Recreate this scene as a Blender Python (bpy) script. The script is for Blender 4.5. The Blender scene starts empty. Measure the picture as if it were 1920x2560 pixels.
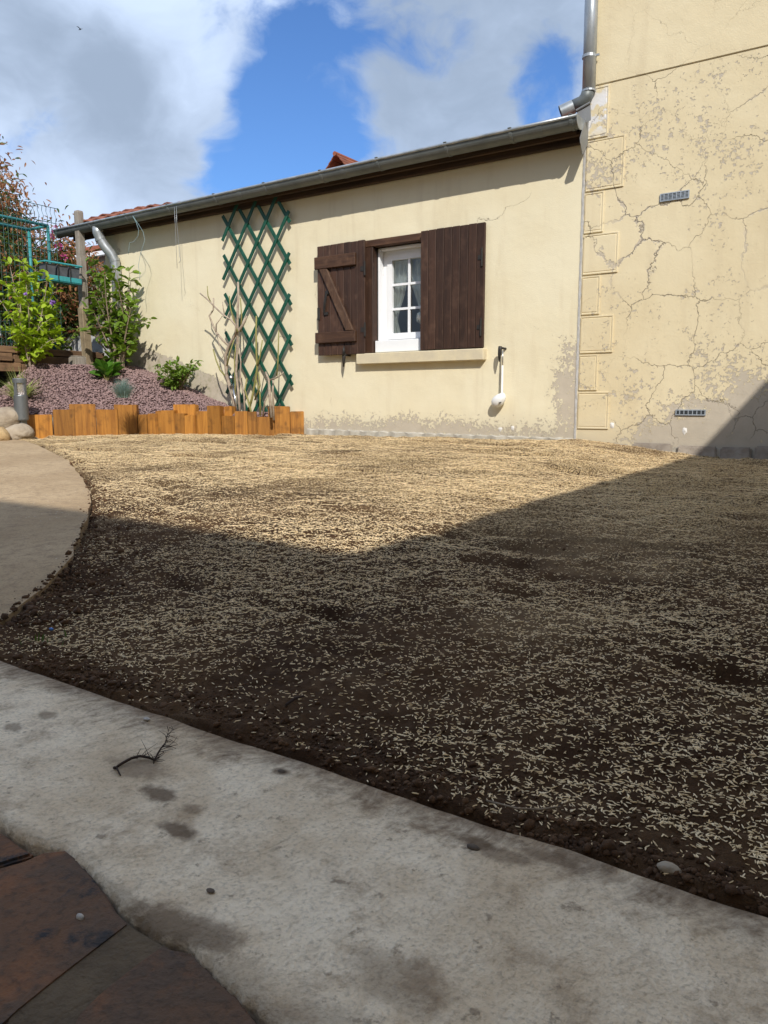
import bpy, bmesh, math, random
import numpy as np
from mathutils import Vector, Matrix, Euler
random.seed(7); RNG = np.random.default_rng(7)
R = math.radians
S = bpy.context.scene
COL = S.collection

# ------------------------------------------------------------------ camera, sky, sun, exposure
CAM_H, YAW, PITCH = 0.45, R(34), R(-8)
cam = bpy.data.cameras.new('camera'); cam.sensor_width = 36; cam.lens = 27.0
cam.clip_start = 0.02; cam.clip_end = 4000
camo = bpy.data.objects.new('camera', cam); COL.objects.link(camo)
camo.location = (0, 0, CAM_H); camo.rotation_euler = (R(90) + PITCH, 0, YAW)
S.camera = camo
SUN_TO = Vector((0.90, -1.0, 1.10)).normalized()      # towards the sun
SUN_EL = math.asin(SUN_TO.z); SUN_AZ = math.atan2(SUN_TO.x, SUN_TO.y)
sl = bpy.data.lights.new('sun', 'SUN'); sl.energy = 3.05; sl.angle = R(0.53); sl.color = (1.0, 0.95, 0.87)
so = bpy.data.objects.new('sun', sl); COL.objects.link(so)
so.location = (12, -14, 20); so.rotation_euler = SUN_TO.to_track_quat('Z', 'Y').to_euler()
S.view_settings.view_transform = 'Standard'; S.view_settings.look = 'None'
S.view_settings.gamma = 1.0; S.view_settings.exposure = 0.57; S.view_settings.use_curve_mapping = False
SKY_STRENGTH = 0.15
S.cycles.max_bounces = 6; S.cycles.diffuse_bounces = 4; S.cycles.glossy_bounces = 2; S.cycles.transmission_bounces = 3; S.cycles.transparent_max_bounces = 8

# camera model in numbers (1920 x 2560 photo pixels -> metres), used to measure the place
FP = 1920.0
_f = np.array([-math.sin(YAW)*math.cos(PITCH), math.cos(YAW)*math.cos(PITCH), math.sin(PITCH)])
_r = np.array([math.cos(YAW), math.sin(YAW), 0.0]); _u = np.cross(_r, _f); _c = np.array([0, 0, CAM_H])
def ray(x, y): return _f + _r*(x-960)/FP - _u*(y-1280)/FP
def at_y(x, y, Y): d = ray(x, y); return Vector(_c + d*(Y/d[1]))
def at_x(x, y, X): d = ray(x, y); return Vector(_c + d*(X/d[0]))
WY = 5.7                                               # the plane of the annex wall
def gz(x, y):                                          # height of the yard
    t = np.clip((np.asarray(x, float)+2.1)/1.1, 0, 1); t = t*t*(3-2*t)
    return 0.029*np.asarray(y, float) - 0.085*t*np.clip(np.asarray(y, float), 0, 5.7)/5.7
def at_g(x, y):
    d = ray(x, y); t = 0.02
    while t < 80:
        p = _c + d*t
        if p[2] < gz(p[0], p[1]): break
        t *= 1.002
    return Vector(p)

# ------------------------------------------------------------------ node helpers
class NT:
    def __init__(s, tree): s.t = tree; s.n = tree.nodes; s.l = tree.links
    def node(s, typ, **kw):
        n = s.n.new(typ)
        for k, v in kw.items(): setattr(n, k, v)
        return n
    def put(s, sock, v):
        if v is None: return
        if hasattr(v, 'is_output'): s.l.new(v, sock)
        else:
            if isinstance(v, (tuple, list)) and sock.type == 'RGBA' and len(v) == 3: v = (*v, 1)
            sock.default_value = v
    def math(s, op, a, b=None, c=None, clamp=False):
        n = s.node('ShaderNodeMath', operation=op, use_clamp=clamp)
        s.put(n.inputs[0], a); s.put(n.inputs[1], b); s.put(n.inputs[2], c); return n.outputs[0]
    def vmath(s, op, a, b=None):
        n = s.node('ShaderNodeVectorMath', operation=op); s.put(n.inputs[0], a)
        if op == 'SCALE': s.put(n.inputs[3], b)
        else: s.put(n.inputs[1], b)
        return n.outputs['Value'] if op in ('DOT_PRODUCT', 'LENGTH', 'DISTANCE') else n.outputs[0]
    def mix(s, f, a, b, typ='MIX'):
        n = s.node('ShaderNodeMix', data_type='RGBA', blend_type=typ)
        s.put(n.inputs['Factor'], f); s.put(n.inputs[6], a); s.put(n.inputs[7], b); return n.outputs[2]
    def noise(s, vec, scale, detail=4, rough=0.55, dist=0.0, col=False):
        n = s.node('ShaderNodeTexNoise'); s.put(n.inputs['Vector'], vec); s.put(n.inputs['Scale'], scale)
        s.put(n.inputs['Detail'], detail); s.put(n.inputs['Roughness'], rough); s.put(n.inputs['Distortion'], dist)
        return n.outputs['Color'] if col else n.outputs[0]
    def vor(s, vec, scale, feature='F1', out='Distance', rand=1.0):
        n = s.node('ShaderNodeTexVoronoi', feature=feature); s.put(n.inputs['Vector'], vec); s.put(n.inputs['Scale'], scale)
        s.put(n.inputs['Randomness'], rand); return n.outputs[out]
    def rng(s, v, a, b, c=0.0, d=1.0, smooth=True):
        n = s.node('ShaderNodeMapRange', interpolation_type='SMOOTHSTEP' if smooth else 'LINEAR')
        s.put(n.inputs[0], v); s.put(n.inputs[1], a); s.put(n.inputs[2], b); s.put(n.inputs[3], c); s.put(n.inputs[4], d); return n.outputs[0]
    def sep(s, v): n = s.node('ShaderNodeSeparateXYZ'); s.put(n.inputs[0], v); return n.outputs
    def comb(s, x, y, z): n = s.node('ShaderNodeCombineXYZ'); s.put(n.inputs[0], x); s.put(n.inputs[1], y); s.put(n.inputs[2], z); return n.outputs[0]
    def bump(s, h, strength, dist, nrm=None):
        n = s.node('ShaderNodeBump'); s.put(n.inputs['Height'], h); s.put(n.inputs['Strength'], strength)
        s.put(n.inputs['Distance'], dist); s.put(n.inputs['Normal'], nrm); return n.outputs[0]
MATS = {}
def material(name):
    m = bpy.data.materials.new(name); m.use_nodes = True; t = NT(m.node_tree)
    b = t.n['Principled BSDF']; MATS[name] = m
    pos = t.node('ShaderNodeNewGeometry').outputs['Position']
    return m, t, b, pos
def setp(t, b, col=None, rough=None, nrm=None, metal=None, spec=None):
    if col is not None: t.put(b.inputs['Base Color'], col)
    if rough is not None: t.put(b.inputs['Roughness'], rough)
    if nrm is not None: t.put(b.inputs['Normal'], nrm)
    if metal is not None: t.put(b.inputs['Metallic'], metal)
    if spec is not None: t.put(b.inputs['Specular IOR Level'], spec)
def simple(name, ca, cb, scale=8.0, rough=0.8, bump=0.3, bscale=60.0, bdist=0.003, metal=0.0, stretch=None, rnd=0.0, spec=0.4):
    m, t, b, p = material(name)
    v = p if stretch is None else t.vmath('MULTIPLY', p, stretch)
    col = t.mix(t.rng(t.noise(v, scale, 5, 0.6), 0.3, 0.7), ca, cb)
    if rnd:
        r = t.node('ShaderNodeObjectInfo').outputs['Random']
        col = t.mix(1.0, col, t.mix(r, (1-rnd,)*3, (1+rnd*0.4,)*3), 'MULTIPLY')
    setp(t, b, col, rough, t.bump(t.noise(v, bscale, 4, 0.6), bump, bdist), metal, spec)
    return m

# ------------------------------------------------------------------ world: Nishita sky with broken cloud
w = bpy.data.worlds.new('World'); S.world = w; w.use_nodes = True
t = NT(w.node_tree); bg = t.n['Background']
sky = t.node('ShaderNodeTexSky', sky_type='NISHITA'); sky.sun_disc = False
sky.sun_elevation = SUN_EL; sky.sun_rotation = SUN_AZ; sky.air_density = 1.0; sky.dust_density = 0.6; sky.ozone_density = 1.6
d = t.node('ShaderNodeTexCoord').outputs['Generated']
dx, dy, dz = t.sep(d)[:3]
pl = t.vmath('MULTIPLY', d, (2.2, 2.2, 3.2))
wn = t.vmath('SUBTRACT', t.noise(pl, 2.6, 3, 0.5, col=True), (0.5, 0.5, 0.5))
warp = t.vmath('ADD', pl, t.vmath('SCALE', wn, 0.30))
n1 = t.noise(warp, 2.7, 8, 0.55)
n3 = t.noise(t.vmath('ADD', warp, (9.1, 1.7, 5.3)), 7.5, 5, 0.6)
n2 = t.noise(t.vmath('ADD', warp, (3.1, 7.7, 1.3)), 1.9, 5, 0.55)
dw = t.vmath('NORMALIZE', t.vmath('ADD', d, t.vmath('SCALE', wn, 0.09)))
def blob(px, py, rad):
    q = Vector(ray(px, py)).normalized()
    return t.rng(t.vmath('DOT_PRODUCT', dw, tuple(q)), math.cos(R(rad)), 1.0)
def addup(lst):
    s = 0.0
    for amp, px, py, rad in lst: s = t.math('MULTIPLY_ADD', blob(px, py, rad), amp, s)
    return s
# where this broken cloud deck is open and where it is thick
cov = addup([(-.30, 770, 270, 5.5), (-.42, 650, 410, 7), (-.16, 830, 90, 4), (-.34, 1390, 230, 4.5), (-.14, 1120, 440, 4), (-.15, 190, 425, 4.5),
             (.22, 420, 170, 15), (.16, 1180, 100, 13), (.14, 60, 250, 12)])
dens = t.math('ADD', t.math('MULTIPLY_ADD', t.math('SUBTRACT', n3, 0.5), 0.30, t.math('MULTIPLY_ADD', t.math('SUBTRACT', n1, 0.5), 1.55, 0.655)), cov)
mask = t.rng(dens, 0.42, 0.74)
dark = addup([(.50, 510, 280, 9.5), (.30, 240, 280, 8), (.62, 1200, 70, 14), (.30, 60, 90, 8), (-.30, 640, 120, 9), (-.22, 330, 120, 7)])
shade = t.rng(t.math('ADD', t.math('MULTIPLY_ADD', t.math('SUBTRACT', n3, 0.5), 0.45, t.math('MULTIPLY', t.math('SUBTRACT', n2, 0.5), 1.5)), dark), -0.30, 0.75)
K_ = 1.0/SKY_STRENGTH
cloud = t.mix(shade, tuple(v*K_ for v in (0.50, 0.605, 0.785)), tuple(v*K_ for v in (0.25, 0.315, 0.42)))
blue = t.mix(1.0, sky.outputs[0], (0.34, 0.50, 0.72), 'MULTIPLY')
t.put(bg.inputs['Color'], t.mix(mask, blue, cloud)); bg.inputs['Strength'].default_value = SKY_STRENGTH
try: w.cycles.sampling_method = 'MANUAL'; w.cycles.sample_map_resolution = 512
except Exception: pass

# ------------------------------------------------------------------ mesh helpers
class MB:
    def __init__(s): s.v = []; s.f = []
    def add(s, vs, fs):
        o = len(s.v); s.v += [tuple(a) for a in vs]; s.f += [tuple(i+o for i in q) for q in fs]; return s
    def box(s, x0, x1, y0, y1, z0, z1, m=None):
        vs = [(x, y, z) for z in (z0, z1) for y in (y0, y1) for x in (x0, x1)]
        if m is not None: vs = [m @ Vector(a) for a in vs]
        return s.add(vs, [(0, 2, 3, 1), (4, 5, 7, 6), (0, 1, 5, 4), (2, 6, 7, 3), (0, 4, 6, 2), (1, 3, 7, 5)])
    def tube(s, pts, rad, n=8, cap=True):
        pts = [Vector(p) for p in pts]; k = len(pts)
        if not isinstance(rad, (list, tuple)): rad = [rad]*k
        ref = None; vs = []
        for i, p in enumerate(pts):
            tn = (pts[min(i+1, k-1)] - pts[max(i-1, 0)])
            tn = tn.normalized() if tn.length > 1e-9 else Vector((0, 0, 1))
            if ref is None: ref = Vector((1, 0, 0)) if abs(tn.x) < 0.8 else Vector((0, 1, 0))
            a = (ref - tn*ref.dot(tn)).normalized(); ref = a; b2 = tn.cross(a)
            for j in range(n):
                th = 2*math.pi*j/n; vs.append(p + (a*math.cos(th) + b2*math.sin(th))*rad[i])
        fs = [(i*n+j, i*n+(j+1) % n, (i+1)*n+(j+1) % n, (i+1)*n+j) for i in range(k-1) for j in range(n)]
        if cap: fs += [tuple(range(n-1, -1, -1)), tuple((k-1)*n+j for j in range(n))]
        return s.add(vs, fs)
    def prism(s, poly, ext):                           # poly: 3-D points, ext: vector
        k = len(poly); ext = Vector(ext); vs = [Vector(p) for p in poly] + [Vector(p)+ext for p in poly]
        fs = [tuple(range(k-1, -1, -1)), tuple(range(k, 2*k))] + [(i, (i+1) % k, k+(i+1) % k, k+i) for i in range(k)]
        return s.add(vs, fs)
    def grid(s, fn, nu, nv):
        vs = [fn(i/nu, j/nv) for j in range(nv+1) for i in range(nu+1)]
        return s.add(vs, [(j*(nu+1)+i, j*(nu+1)+i+1, (j+1)*(nu+1)+i+1, (j+1)*(nu+1)+i) for j in range(nv) for i in range(nu)])
    def lathe(s, prof, c, n=20):                       # prof: (r, z)
        vs = [(c[0]+r*math.cos(2*math.pi*j/n), c[1]+r*math.sin(2*math.pi*j/n), c[2]+z) for r, z in prof for j in range(n)]
        return s.add(vs, [(i*n+j, i*n+(j+1) % n, (i+1)*n+(j+1) % n, (i+1)*n+j) for i in range(len(prof)-1) for j in range(n)])
    def mesh(s, name, mat, origin=(0, 0, 0), bevel=0.0, smooth=False, fixn=True, seg=1):
        o = Vector(origin); me = bpy.data.meshes.new(name)
        me.from_pydata([Vector(a)-o for a in s.v], [], s.f)
        if bevel or fixn:
            bm = bmesh.new(); bm.from_mesh(me)
            if fixn: bmesh.ops.recalc_face_normals(bm, faces=bm.faces[:])
            if bevel: bmesh.ops.bevel(bm, geom=[e for e in bm.edges if len(e.link_faces) == 2 and e.calc_face_angle(0) > 0.5], offset=bevel, segments=seg, affect='EDGES', clamp_overlap=True)
            bm.to_mesh(me); bm.free()
        if smooth: me.polygons.foreach_set('use_smooth', [True]*len(me.polygons))
        if mat: me.materials.append(MATS[mat] if isinstance(mat, str) else mat)
        return me
def link(name, me, parent=None, loc=(0, 0, 0)):
    o = bpy.data.objects.new(name, me); COL.objects.link(o); o.location = loc
    if parent: o.parent = parent
    return o
def tag(o, label=None, cat=None, group=None, kind=None):
    for k, v in (('label', label), ('category', cat), ('group', group), ('kind', kind)):
        if v: o[k] = v
    return o
def thing(name, label, cat, loc=(0, 0, 0), group=None):
    o = link(name, None, None, loc); o.empty_display_size = 0.1
    return tag(o, label, cat, group)
def base_of(o):
    v = Vector(o.location)
    while o.parent: o = o.parent; v += Vector(o.location)
    return v
def part(name, mb, mat, parent, **kw):                 # mb in world coordinates
    return link(name, mb.mesh(name, mat, base_of(parent), **kw), parent)
def single(name, mb, mat, loc, label, cat, group=None, **kw):
    return tag(link(name, mb.mesh(name, mat, loc, **kw), None, loc), label, cat, group)
def struct(name, mb, mat, **kw): return tag(link(name, mb.mesh(name, mat, **kw)), kind='structure')
def fast_mesh(name, V, F, mat):                        # numpy arrays, all faces the same size
    me = bpy.data.meshes.new(name); V = np.asarray(V, np.float32); F = np.asarray(F, np.int32); k = F.shape[1]
    me.vertices.add(len(V)); me.vertices.foreach_set('co', V.ravel())
    me.loops.add(F.size); me.loops.foreach_set('vertex_index', F.ravel())
    me.polygons.add(len(F)); me.polygons.foreach_set('loop_start', np.arange(0, F.size, k, dtype=np.int32))
    me.polygons.foreach_set('loop_total', np.full(len(F), k, np.int32))
    me.update(calc_edges=True); me.validate(); me.materials.append(MATS[mat]); return me
# lattice noise
def vnoise(x, y, seed=0):
    x = np.asarray(x, float); y = np.asarray(y, float)
    xi = np.floor(x).astype(np.int64); yi = np.floor(y).astype(np.int64); fx = x-xi; fy = y-yi
    fx = fx*fx*(3-2*fx); fy = fy*fy*(3-2*fy)
    def h(a, b):
        n = (a*374761393 + b*668265263 + seed*974711) & 0xffffffff
        n = ((n ^ (n >> 13))*1274126177) & 0xffffffff
        return ((n ^ (n >> 16)) & 0xffff)/65535.0
    return (h(xi, yi)*(1-fx)+h(xi+1, yi)*fx)*(1-fy) + (h(xi, yi+1)*(1-fx)+h(xi+1, yi+1)*fx)*fy
def fbm(x, y, sc, oct=4, seed=0, gain=0.5):
    s = 0; a = 1; tot = 0
    for i in range(oct): s = s + a*vnoise(np.asarray(x)*sc, np.asarray(y)*sc, seed+i); tot += a; a *= gain; sc *= 2.07
    return s/tot

# ------------------------------------------------------------------ materials
def wall_paint(name, house):
    m, t, b, p = material(name)
    x, y, z = t.sep(p)[:3]
    q = t.comb(x, t.math('MULTIPLY', y, 1.0), z)
    low = t.noise(q, 1.7, 4, 0.55); fl = t.noise(q, 46 if house else 58, 6, 0.66); fl2 = t.noise(t.vmath('ADD', q, (3, 1, 7)), 13 if house else 17, 6, 0.66)
    streak = t.noise(t.vmath('MULTIPLY', q, (5, 1, 0.7)), 2.0, 4, 0.6)
    if house:
        am = t.math('MULTIPLY', t.rng(z, 1.05, 0.15), t.rng(x, -1.95, -1.25))
        am = t.math('MULTIPLY', am, t.rng(t.noise(t.vmath('ADD', q, (2, 0, 8)), 3.2, 4, 0.6), 0.30, 0.62, 0.25, 0.95))
        am = t.math('ADD', am, t.math('MULTIPLY', t.rng(t.noise(t.vmath('ADD', q, (5, 0, 2.2)), 1.35, 3, 0.5), 0.38, 0.66), 0.20))
        am = t.math('ADD', am, 0.035)
        am = t.math('MULTIPLY', am, t.rng(z, 2.74, 2.62))
        am = t.math('ADD', am, t.math('MULTIPLY', t.math('MULTIPLY', t.rng(x, -1.80, -1.95), t.rng(t.math('ABSOLUTE', t.math('SUBTRACT', z, 2.30)), 0.50, 0.25)), 0.14))
    else:
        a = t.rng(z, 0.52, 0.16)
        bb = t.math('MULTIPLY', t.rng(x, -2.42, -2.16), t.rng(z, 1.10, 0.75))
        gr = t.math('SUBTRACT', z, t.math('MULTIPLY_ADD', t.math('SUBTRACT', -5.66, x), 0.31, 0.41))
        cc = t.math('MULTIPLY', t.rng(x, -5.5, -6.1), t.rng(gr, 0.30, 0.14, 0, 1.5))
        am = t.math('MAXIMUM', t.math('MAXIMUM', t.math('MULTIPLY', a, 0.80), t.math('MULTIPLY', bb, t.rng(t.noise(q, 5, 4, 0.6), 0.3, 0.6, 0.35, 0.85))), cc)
    v = t.math('ADD', t.math('MULTIPLY_ADD', fl2, 0.45, t.math('MULTIPLY', fl, 0.55)), t.math('MULTIPLY_ADD', am, 0.36, t.math('MULTIPLY', t.math('SUBTRACT', low, 0.5), 0.30)))
    peel = t.rng(v, 0.640 if house else 0.690, 0.660 if house else 0.715)
    # cracks
    wv = t.vmath('ADD', t.comb(x, 0.0, z), t.vmath('SCALE', t.vmath('SUBTRACT', t.noise(q, 3.2, 5, 0.65, col=True), (0.5, 0.5, 0.5)), 0.26 if house else 0.35))
    e1 = t.vor(wv, 2.5 if house else 1.0, 'DISTANCE_TO_EDGE')
    pres = t.rng(t.noise(t.vmath('ADD', q, (1.7, 0, 9)), 1.6, 3, 0.5), 0.40 if house else 0.54, 0.56 if house else 0.66)
    wd = t.math('MULTIPLY_ADD', pres, 0.0052 if house else 0.003, 0.0020 if house else 0.001)
    if house: wd = t.math('MULTIPLY', wd, t.rng(z, 2.74, 2.60, 0.12, 1.0))
    cr = t.math('SUBTRACT', 1.0, t.rng(t.math('DIVIDE', e1, wd), 0.4, 1.25))
    cr = t.math('MULTIPLY', cr, t.math('ADD', 0.15 if house else 0.0, pres, clamp=True))
    halo = t.rng(t.math('MULTIPLY_ADD', fl, 0.11, e1), 0.115, 0.095)
    wide = t.rng(t.noise(t.vmath('ADD', q, (7.3, 0, 3)), 1.1, 2, 0.5), 0.53, 0.64)
    if house:
        wide = t.math('MULTIPLY', wide, t.rng(z, 2.60, 2.35))
        hl = t.math('MULTIPLY', t.rng(t.math('MULTIPLY_ADD', fl2, 0.13, e1), 0.085, 0.076), wide)
        peel = t.math('MAXIMUM', peel, hl)
    c1 = (0.715, 0.618, 0.415) if house else (0.760, 0.690, 0.500)
    c2 = (0.665, 0.560, 0.360) if house else (0.725, 0.645, 0.450)
    col = t.mix(t.rng(low, 0.3, 0.7), c1, c2)
    col = t.mix(t.math('MULTIPLY', t.rng(streak, 0.5, 0.75), 0.22), col, (0.50, 0.40, 0.26))
    under = t.mix(t.noise(q, 14, 5, 0.6), (0.58, 0.51, 0.405), (0.43, 0.375, 0.295))
    col = t.mix(peel, col, under)
    col = t.mix(t.math('MULTIPLY', cr, 0.58), col, (0.25, 0.205, 0.15))
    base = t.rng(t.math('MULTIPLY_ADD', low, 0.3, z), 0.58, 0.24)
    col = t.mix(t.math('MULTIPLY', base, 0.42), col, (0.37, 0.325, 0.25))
    if not house:   # mildew on the damp foot of the wall beside the bed
        col = t.mix(t.math('MULTIPLY', t.math('MULTIPLY', cc, t.rng(fl2, 0.45, 0.7)), 0.45), col, (0.26, 0.25, 0.14))
    if house:  # white filler on the top quoin
        fz = t.math('MULTIPLY', t.rng(x, -1.917, -1.93), t.rng(t.math('ABSOLUTE', t.math('SUBTRACT', z, 2.52)), 0.2, 0.08))
        wf = t.math('MULTIPLY', fz, t.rng(t.noise(q, 9, 5, 0.6), 0.44, 0.50))
        col = t.mix(wf, col, (0.72, 0.71, 0.70))
    h = t.math('ADD', t.math('MULTIPLY', t.math('MAXIMUM', peel, 0.0), -0.0022), t.math('MULTIPLY', cr, -0.006))
    h = t.math('MULTIPLY_ADD', t.noise(q, 120, 3, 0.6), 0.0016, h); h = t.math('MULTIPLY_ADD', t.noise(q, 6, 3, 0.5), 0.006, h)
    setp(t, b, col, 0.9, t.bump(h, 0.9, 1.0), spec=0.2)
wall_paint('annex_paint', False); wall_paint('house_paint', True)
simple('plain_paint', (0.80, 0.69, 0.48), (0.76, 0.63, 0.42), 2.0, 0.9)
simple('sill_stone', (0.66, 0.57, 0.38), (0.56, 0.49, 0.35), 9, 0.9, 0.4, 90)
simple('footing', (0.52, 0.49, 0.42), (0.36, 0.33, 0.27), 11, 0.95, 0.6, 70, 0.006)
simple('plinth_stone', (0.42, 0.37, 0.31), (0.26, 0.22, 0.18), 9, 0.95, 0.7, 40, 0.01, rnd=0.3)
simple('caulk', (0.78, 0.76, 0.72), (0.62, 0.60, 0.55), 30, 0.8)
simple('zinc', (0.185, 0.20, 0.195), (0.125, 0.14, 0.138), 5, 0.5, 0.15, 40, 0.002, 0.3, (1, 1, 0.35))
simple('zinc_bright', (0.46, 0.48, 0.49), (0.28, 0.31, 0.32), 9, 0.38, 0.25, 30, 0.003, 0.55, (1, 1, 0.5))
simple('grey_sheet', (0.26, 0.265, 0.26), (0.20, 0.205, 0.205), 6, 0.55, 0.1, metal=0.2)
simple('eave_wood', (0.085, 0.048, 0.026), (0.030, 0.018, 0.011), 6, 0.85, 0.6, 30, 0.006, 0, (0.25, 4, 4))
simple('black_iron', (0.016, 0.015, 0.014), (0.03, 0.026, 0.022), 30, 0.55, 0.4)
simple('pvc', (0.83, 0.84, 0.85), (0.79, 0.80, 0.81), 3, 0.35, 0.0)
simple('terracotta', (0.31, 0.105, 0.055), (0.19, 0.068, 0.040), 7, 0.85, 0.5, 50, 0.005, rnd=0.3)
simple('vent_metal', (0.42, 0.47, 0.52), (0.30, 0.34, 0.38), 20, 0.5, 0.1, metal=0.3)
simple('vent_dark', (0.10, 0.11, 0.12), (0.07, 0.08, 0.085), 20, 0.7)
simple('dark_room', (0.05, 0.045, 0.04), (0.03, 0.028, 0.025), 3, 0.9)
def wood(name, ca, cb, cc, axis, rough=0.65, rnd=0.25, bump=0.5):
    m, t, b, p = material(name)
    r = t.node('ShaderNodeObjectInfo').outputs['Random']
    st = {'x': (0.8, 14, 14), 'z': (14, 14, 0.8), 'y': (14, 0.8, 14)}[axis]
    v = t.vmath('ADD', t.vmath('MULTIPLY', p, st), t.comb(t.math('MULTIPLY', r, 37.0), t.math('MULTIPLY', r, 91.0), t.math('MULTIPLY', r, 53.0)))
    g = t.noise(v, 2.2, 7, 0.62, 0.6); g2 = t.noise(v, 9, 4, 0.6)
    kn = t.rng(t.vor(t.vmath('ADD', t.vmath('MULTIPLY', p, (9, 9, 5)), t.comb(r, r, r)), 1.0), 0.16, 0.05)
    col = t.mix(t.rng(g, 0.32, 0.68), ca, cb); col = t.mix(t.math('MULTIPLY', t.rng(g2, 0.55, 0.75), 0.5), col, cc); col = t.mix(t.math('MULTIPLY', kn, 0.5), col, cc)
    blt = t.rng(t.noise(t.vmath('ADD', p, t.comb(r, r, r)), 9, 4, 0.6), 0.50, 0.72); col = t.mix(t.math('MULTIPLY', blt, 0.55), col, cc)
    col = t.mix(1.0, col, t.mix(r, (1-rnd,)*3, (1+rnd,)*3), 'MULTIPLY')
    setp(t, b, col, rough, t.bump(t.math('ADD', g, t.math('MULTIPLY', g2, 0.5)), bump, 0.004), spec=0.35)
wood('shutter_wood', (0.062, 0.030, 0.018), (0.036, 0.018, 0.011), (0.11, 0.06, 0.038), 'z', 0.55)
wood('batten_wood', (0.085, 0.042, 0.022), (0.045, 0.021, 0.012), (0.14, 0.075, 0.042), 'x', 0.6)
wood('brace_wood', (0.105, 0.056, 0.032), (0.058, 0.030, 0.018), (0.15, 0.09, 0.056), 'z', 0.7)
wood('oak_stained', (0.43, 0.190, 0.034), (0.26, 0.105, 0.018), (0.080, 0.034, 0.011), 'z', 0.6, 0.32, 1.0)
wood('post_wood', (0.34, 0.27, 0.17), (0.22, 0.17, 0.11), (0.13, 0.10, 0.06), 'z', 0.85)
wood('board_wood', (0.22, 0.13, 0.07), (0.12, 0.07, 0.04), (0.06, 0.035, 0.02), 'y', 0.85)
wood('old_wood', (0.36, 0.32, 0.27), (0.24, 0.21, 0.17), (0.12, 0.10, 0.08), 'z', 0.9)
wood('trellis_paint', (0.008, 0.075, 0.042), (0.006, 0.055, 0.033), (0.03, 0.13, 0.09), 'z', 0.5, 0.12)

# ------------------------------------------------------------------ the annex (low house with gutter and shutters)
AX0, AX1 = -7.65, -2.075
def ring_wall(mb, x0, x1, z0, z1, hx0, hx1, hz0, hz1, y0, y1):
    xs = [x0, hx0, hx1, x1]; zs = [z0, hz0, hz1, z1]
    for yy in (y0, y1):
        o = len(mb.v); mb.v += [(x, yy, z) for z in zs for x in xs]
        mb.f += [(o+j*4+i, o+j*4+i+1, o+(j+1)*4+i+1, o+(j+1)*4+i) for j in range(3) for i in range(3) if not (i == 1 and j == 1)]
    def strip(a, b_, c, d2): mb.add([(a, y0, b_), (c, y0, d2), (c, y1, d2), (a, y1, b_)], [(0, 1, 2, 3)])
    for q in ((x0, z0, x1, z0), (x1, z0, x1, z1), (x1, z1, x0, z1), (x0, z1, x0, z0), (hx0, hz0, hx1, hz0), (hx1, hz0, hx1, hz1), (hx1, hz1, hx0, hz1), (hx0, hz1, hx0, hz0)): strip(*q)
annex = thing('low_house', 'low cream rendered house with brown shutters and a zinc gutter along its eave', 'house', (AX0, WY, 0))
OX0, OX1, OZ0, OZ1 = -4.045, -2.875, 0.895, 1.865
mb = MB(); ring_wall(mb, AX0, AX1, -0.2, 2.42, OX0, OX1, OZ0, OZ1, WY, WY+0.26); part('wall', mb, 'annex_paint', annex)
def rz0(y): return 2.33 + (y-(WY-0.15))*math.tan(R(17.6))
mb = MB(); mb.box(AX0, AX1, 8.3, 8.5, -0.2, rz0(8.3)); part('back_wall', mb, 'plain_paint', annex)
for a in (AX0, AX1-0.2):
    mb = MB(); mb.prism([(a, WY+0.265, -0.2), (a, 8.295, -0.2), (a, 8.295, rz0(8.295)), (a, WY+0.265, rz0(WY+0.265))], (0.2, 0, 0)); part('side_wall', mb, 'plain_paint', annex)
mb = MB(); mb.box(AX0+0.21, AX1-0.21, WY+0.265, 8.29, 0.2, 0.25); part('room_floor', mb, 'dark_room', annex)
# footing along the foot of the wall
mb = MB(); n = 60
mb.add([v for i in range(n+1) for v in [((-4.72+(AX1+4.72)*i/n), WY-0.022-0.008*math.sin(i*1.7), -0.1), ((-4.72+(AX1+4.72)*i/n), WY-0.022-0.008*math.sin(i*1.7), 0.212-0.028*i/n+0.006*math.sin(i*2.3+1)), ((-4.72+(AX1+4.72)*i/n), WY+0.01, 0.222-0.028*i/n+0.005*math.sin(i*2.9))]],
       [q for i in range(n) for q in [(i*3, i*3+3, i*3+4, i*3+1), (i*3+1, i*3+4, i*3+5, i*3+2)]])
part('footing', mb, 'footing', annex)
# eave: beam, soffit boards, roof deck and tiles
RX0, RX1 = -8.25, -2.10
PIT = math.tan(R(17.6)); EY, EZ = WY-0.15, 2.395
eave = MB(); eave.box(-8.15, AX1-0.01, WY-0.055, WY-0.004, 2.315, 2.405); part('eave_beam', eave, 'eave_wood', annex, bevel=0.006)
eb = MB(); eb.box(-8.15, AX1-0.012, WY-0.115, WY-0.075, 2.352, 2.41); part('eave_board', eb, 'eave_wood', annex, bevel=0.004)
def roofz(y, x=-4.0):
    t_ = min(max((-6.3-x)/0.9, 0), 1)*min(max((x+8.25)/0.35, 0.15), 1); t_ = t_*t_*(3-2*t_)
    return EZ + (y-EY)*PIT + 0.075*t_*math.exp(-(max(y-EY-0.25, 0)/0.45)**2)*min(1, 0.35+(y-EY+0.03)*2.2)
deck = MB(); deck.prism([(RX0, EY, roofz(EY)-0.045), (RX0, 8.6, roofz(8.6)-0.045), (RX0, 8.6, roofz(8.6)), (RX0, EY, roofz(EY))], (RX1-RX0, 0, 0)); roof = part('roof', deck, 'eave_wood', annex)
tl = MB(); nr, nc = 13, 30
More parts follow.
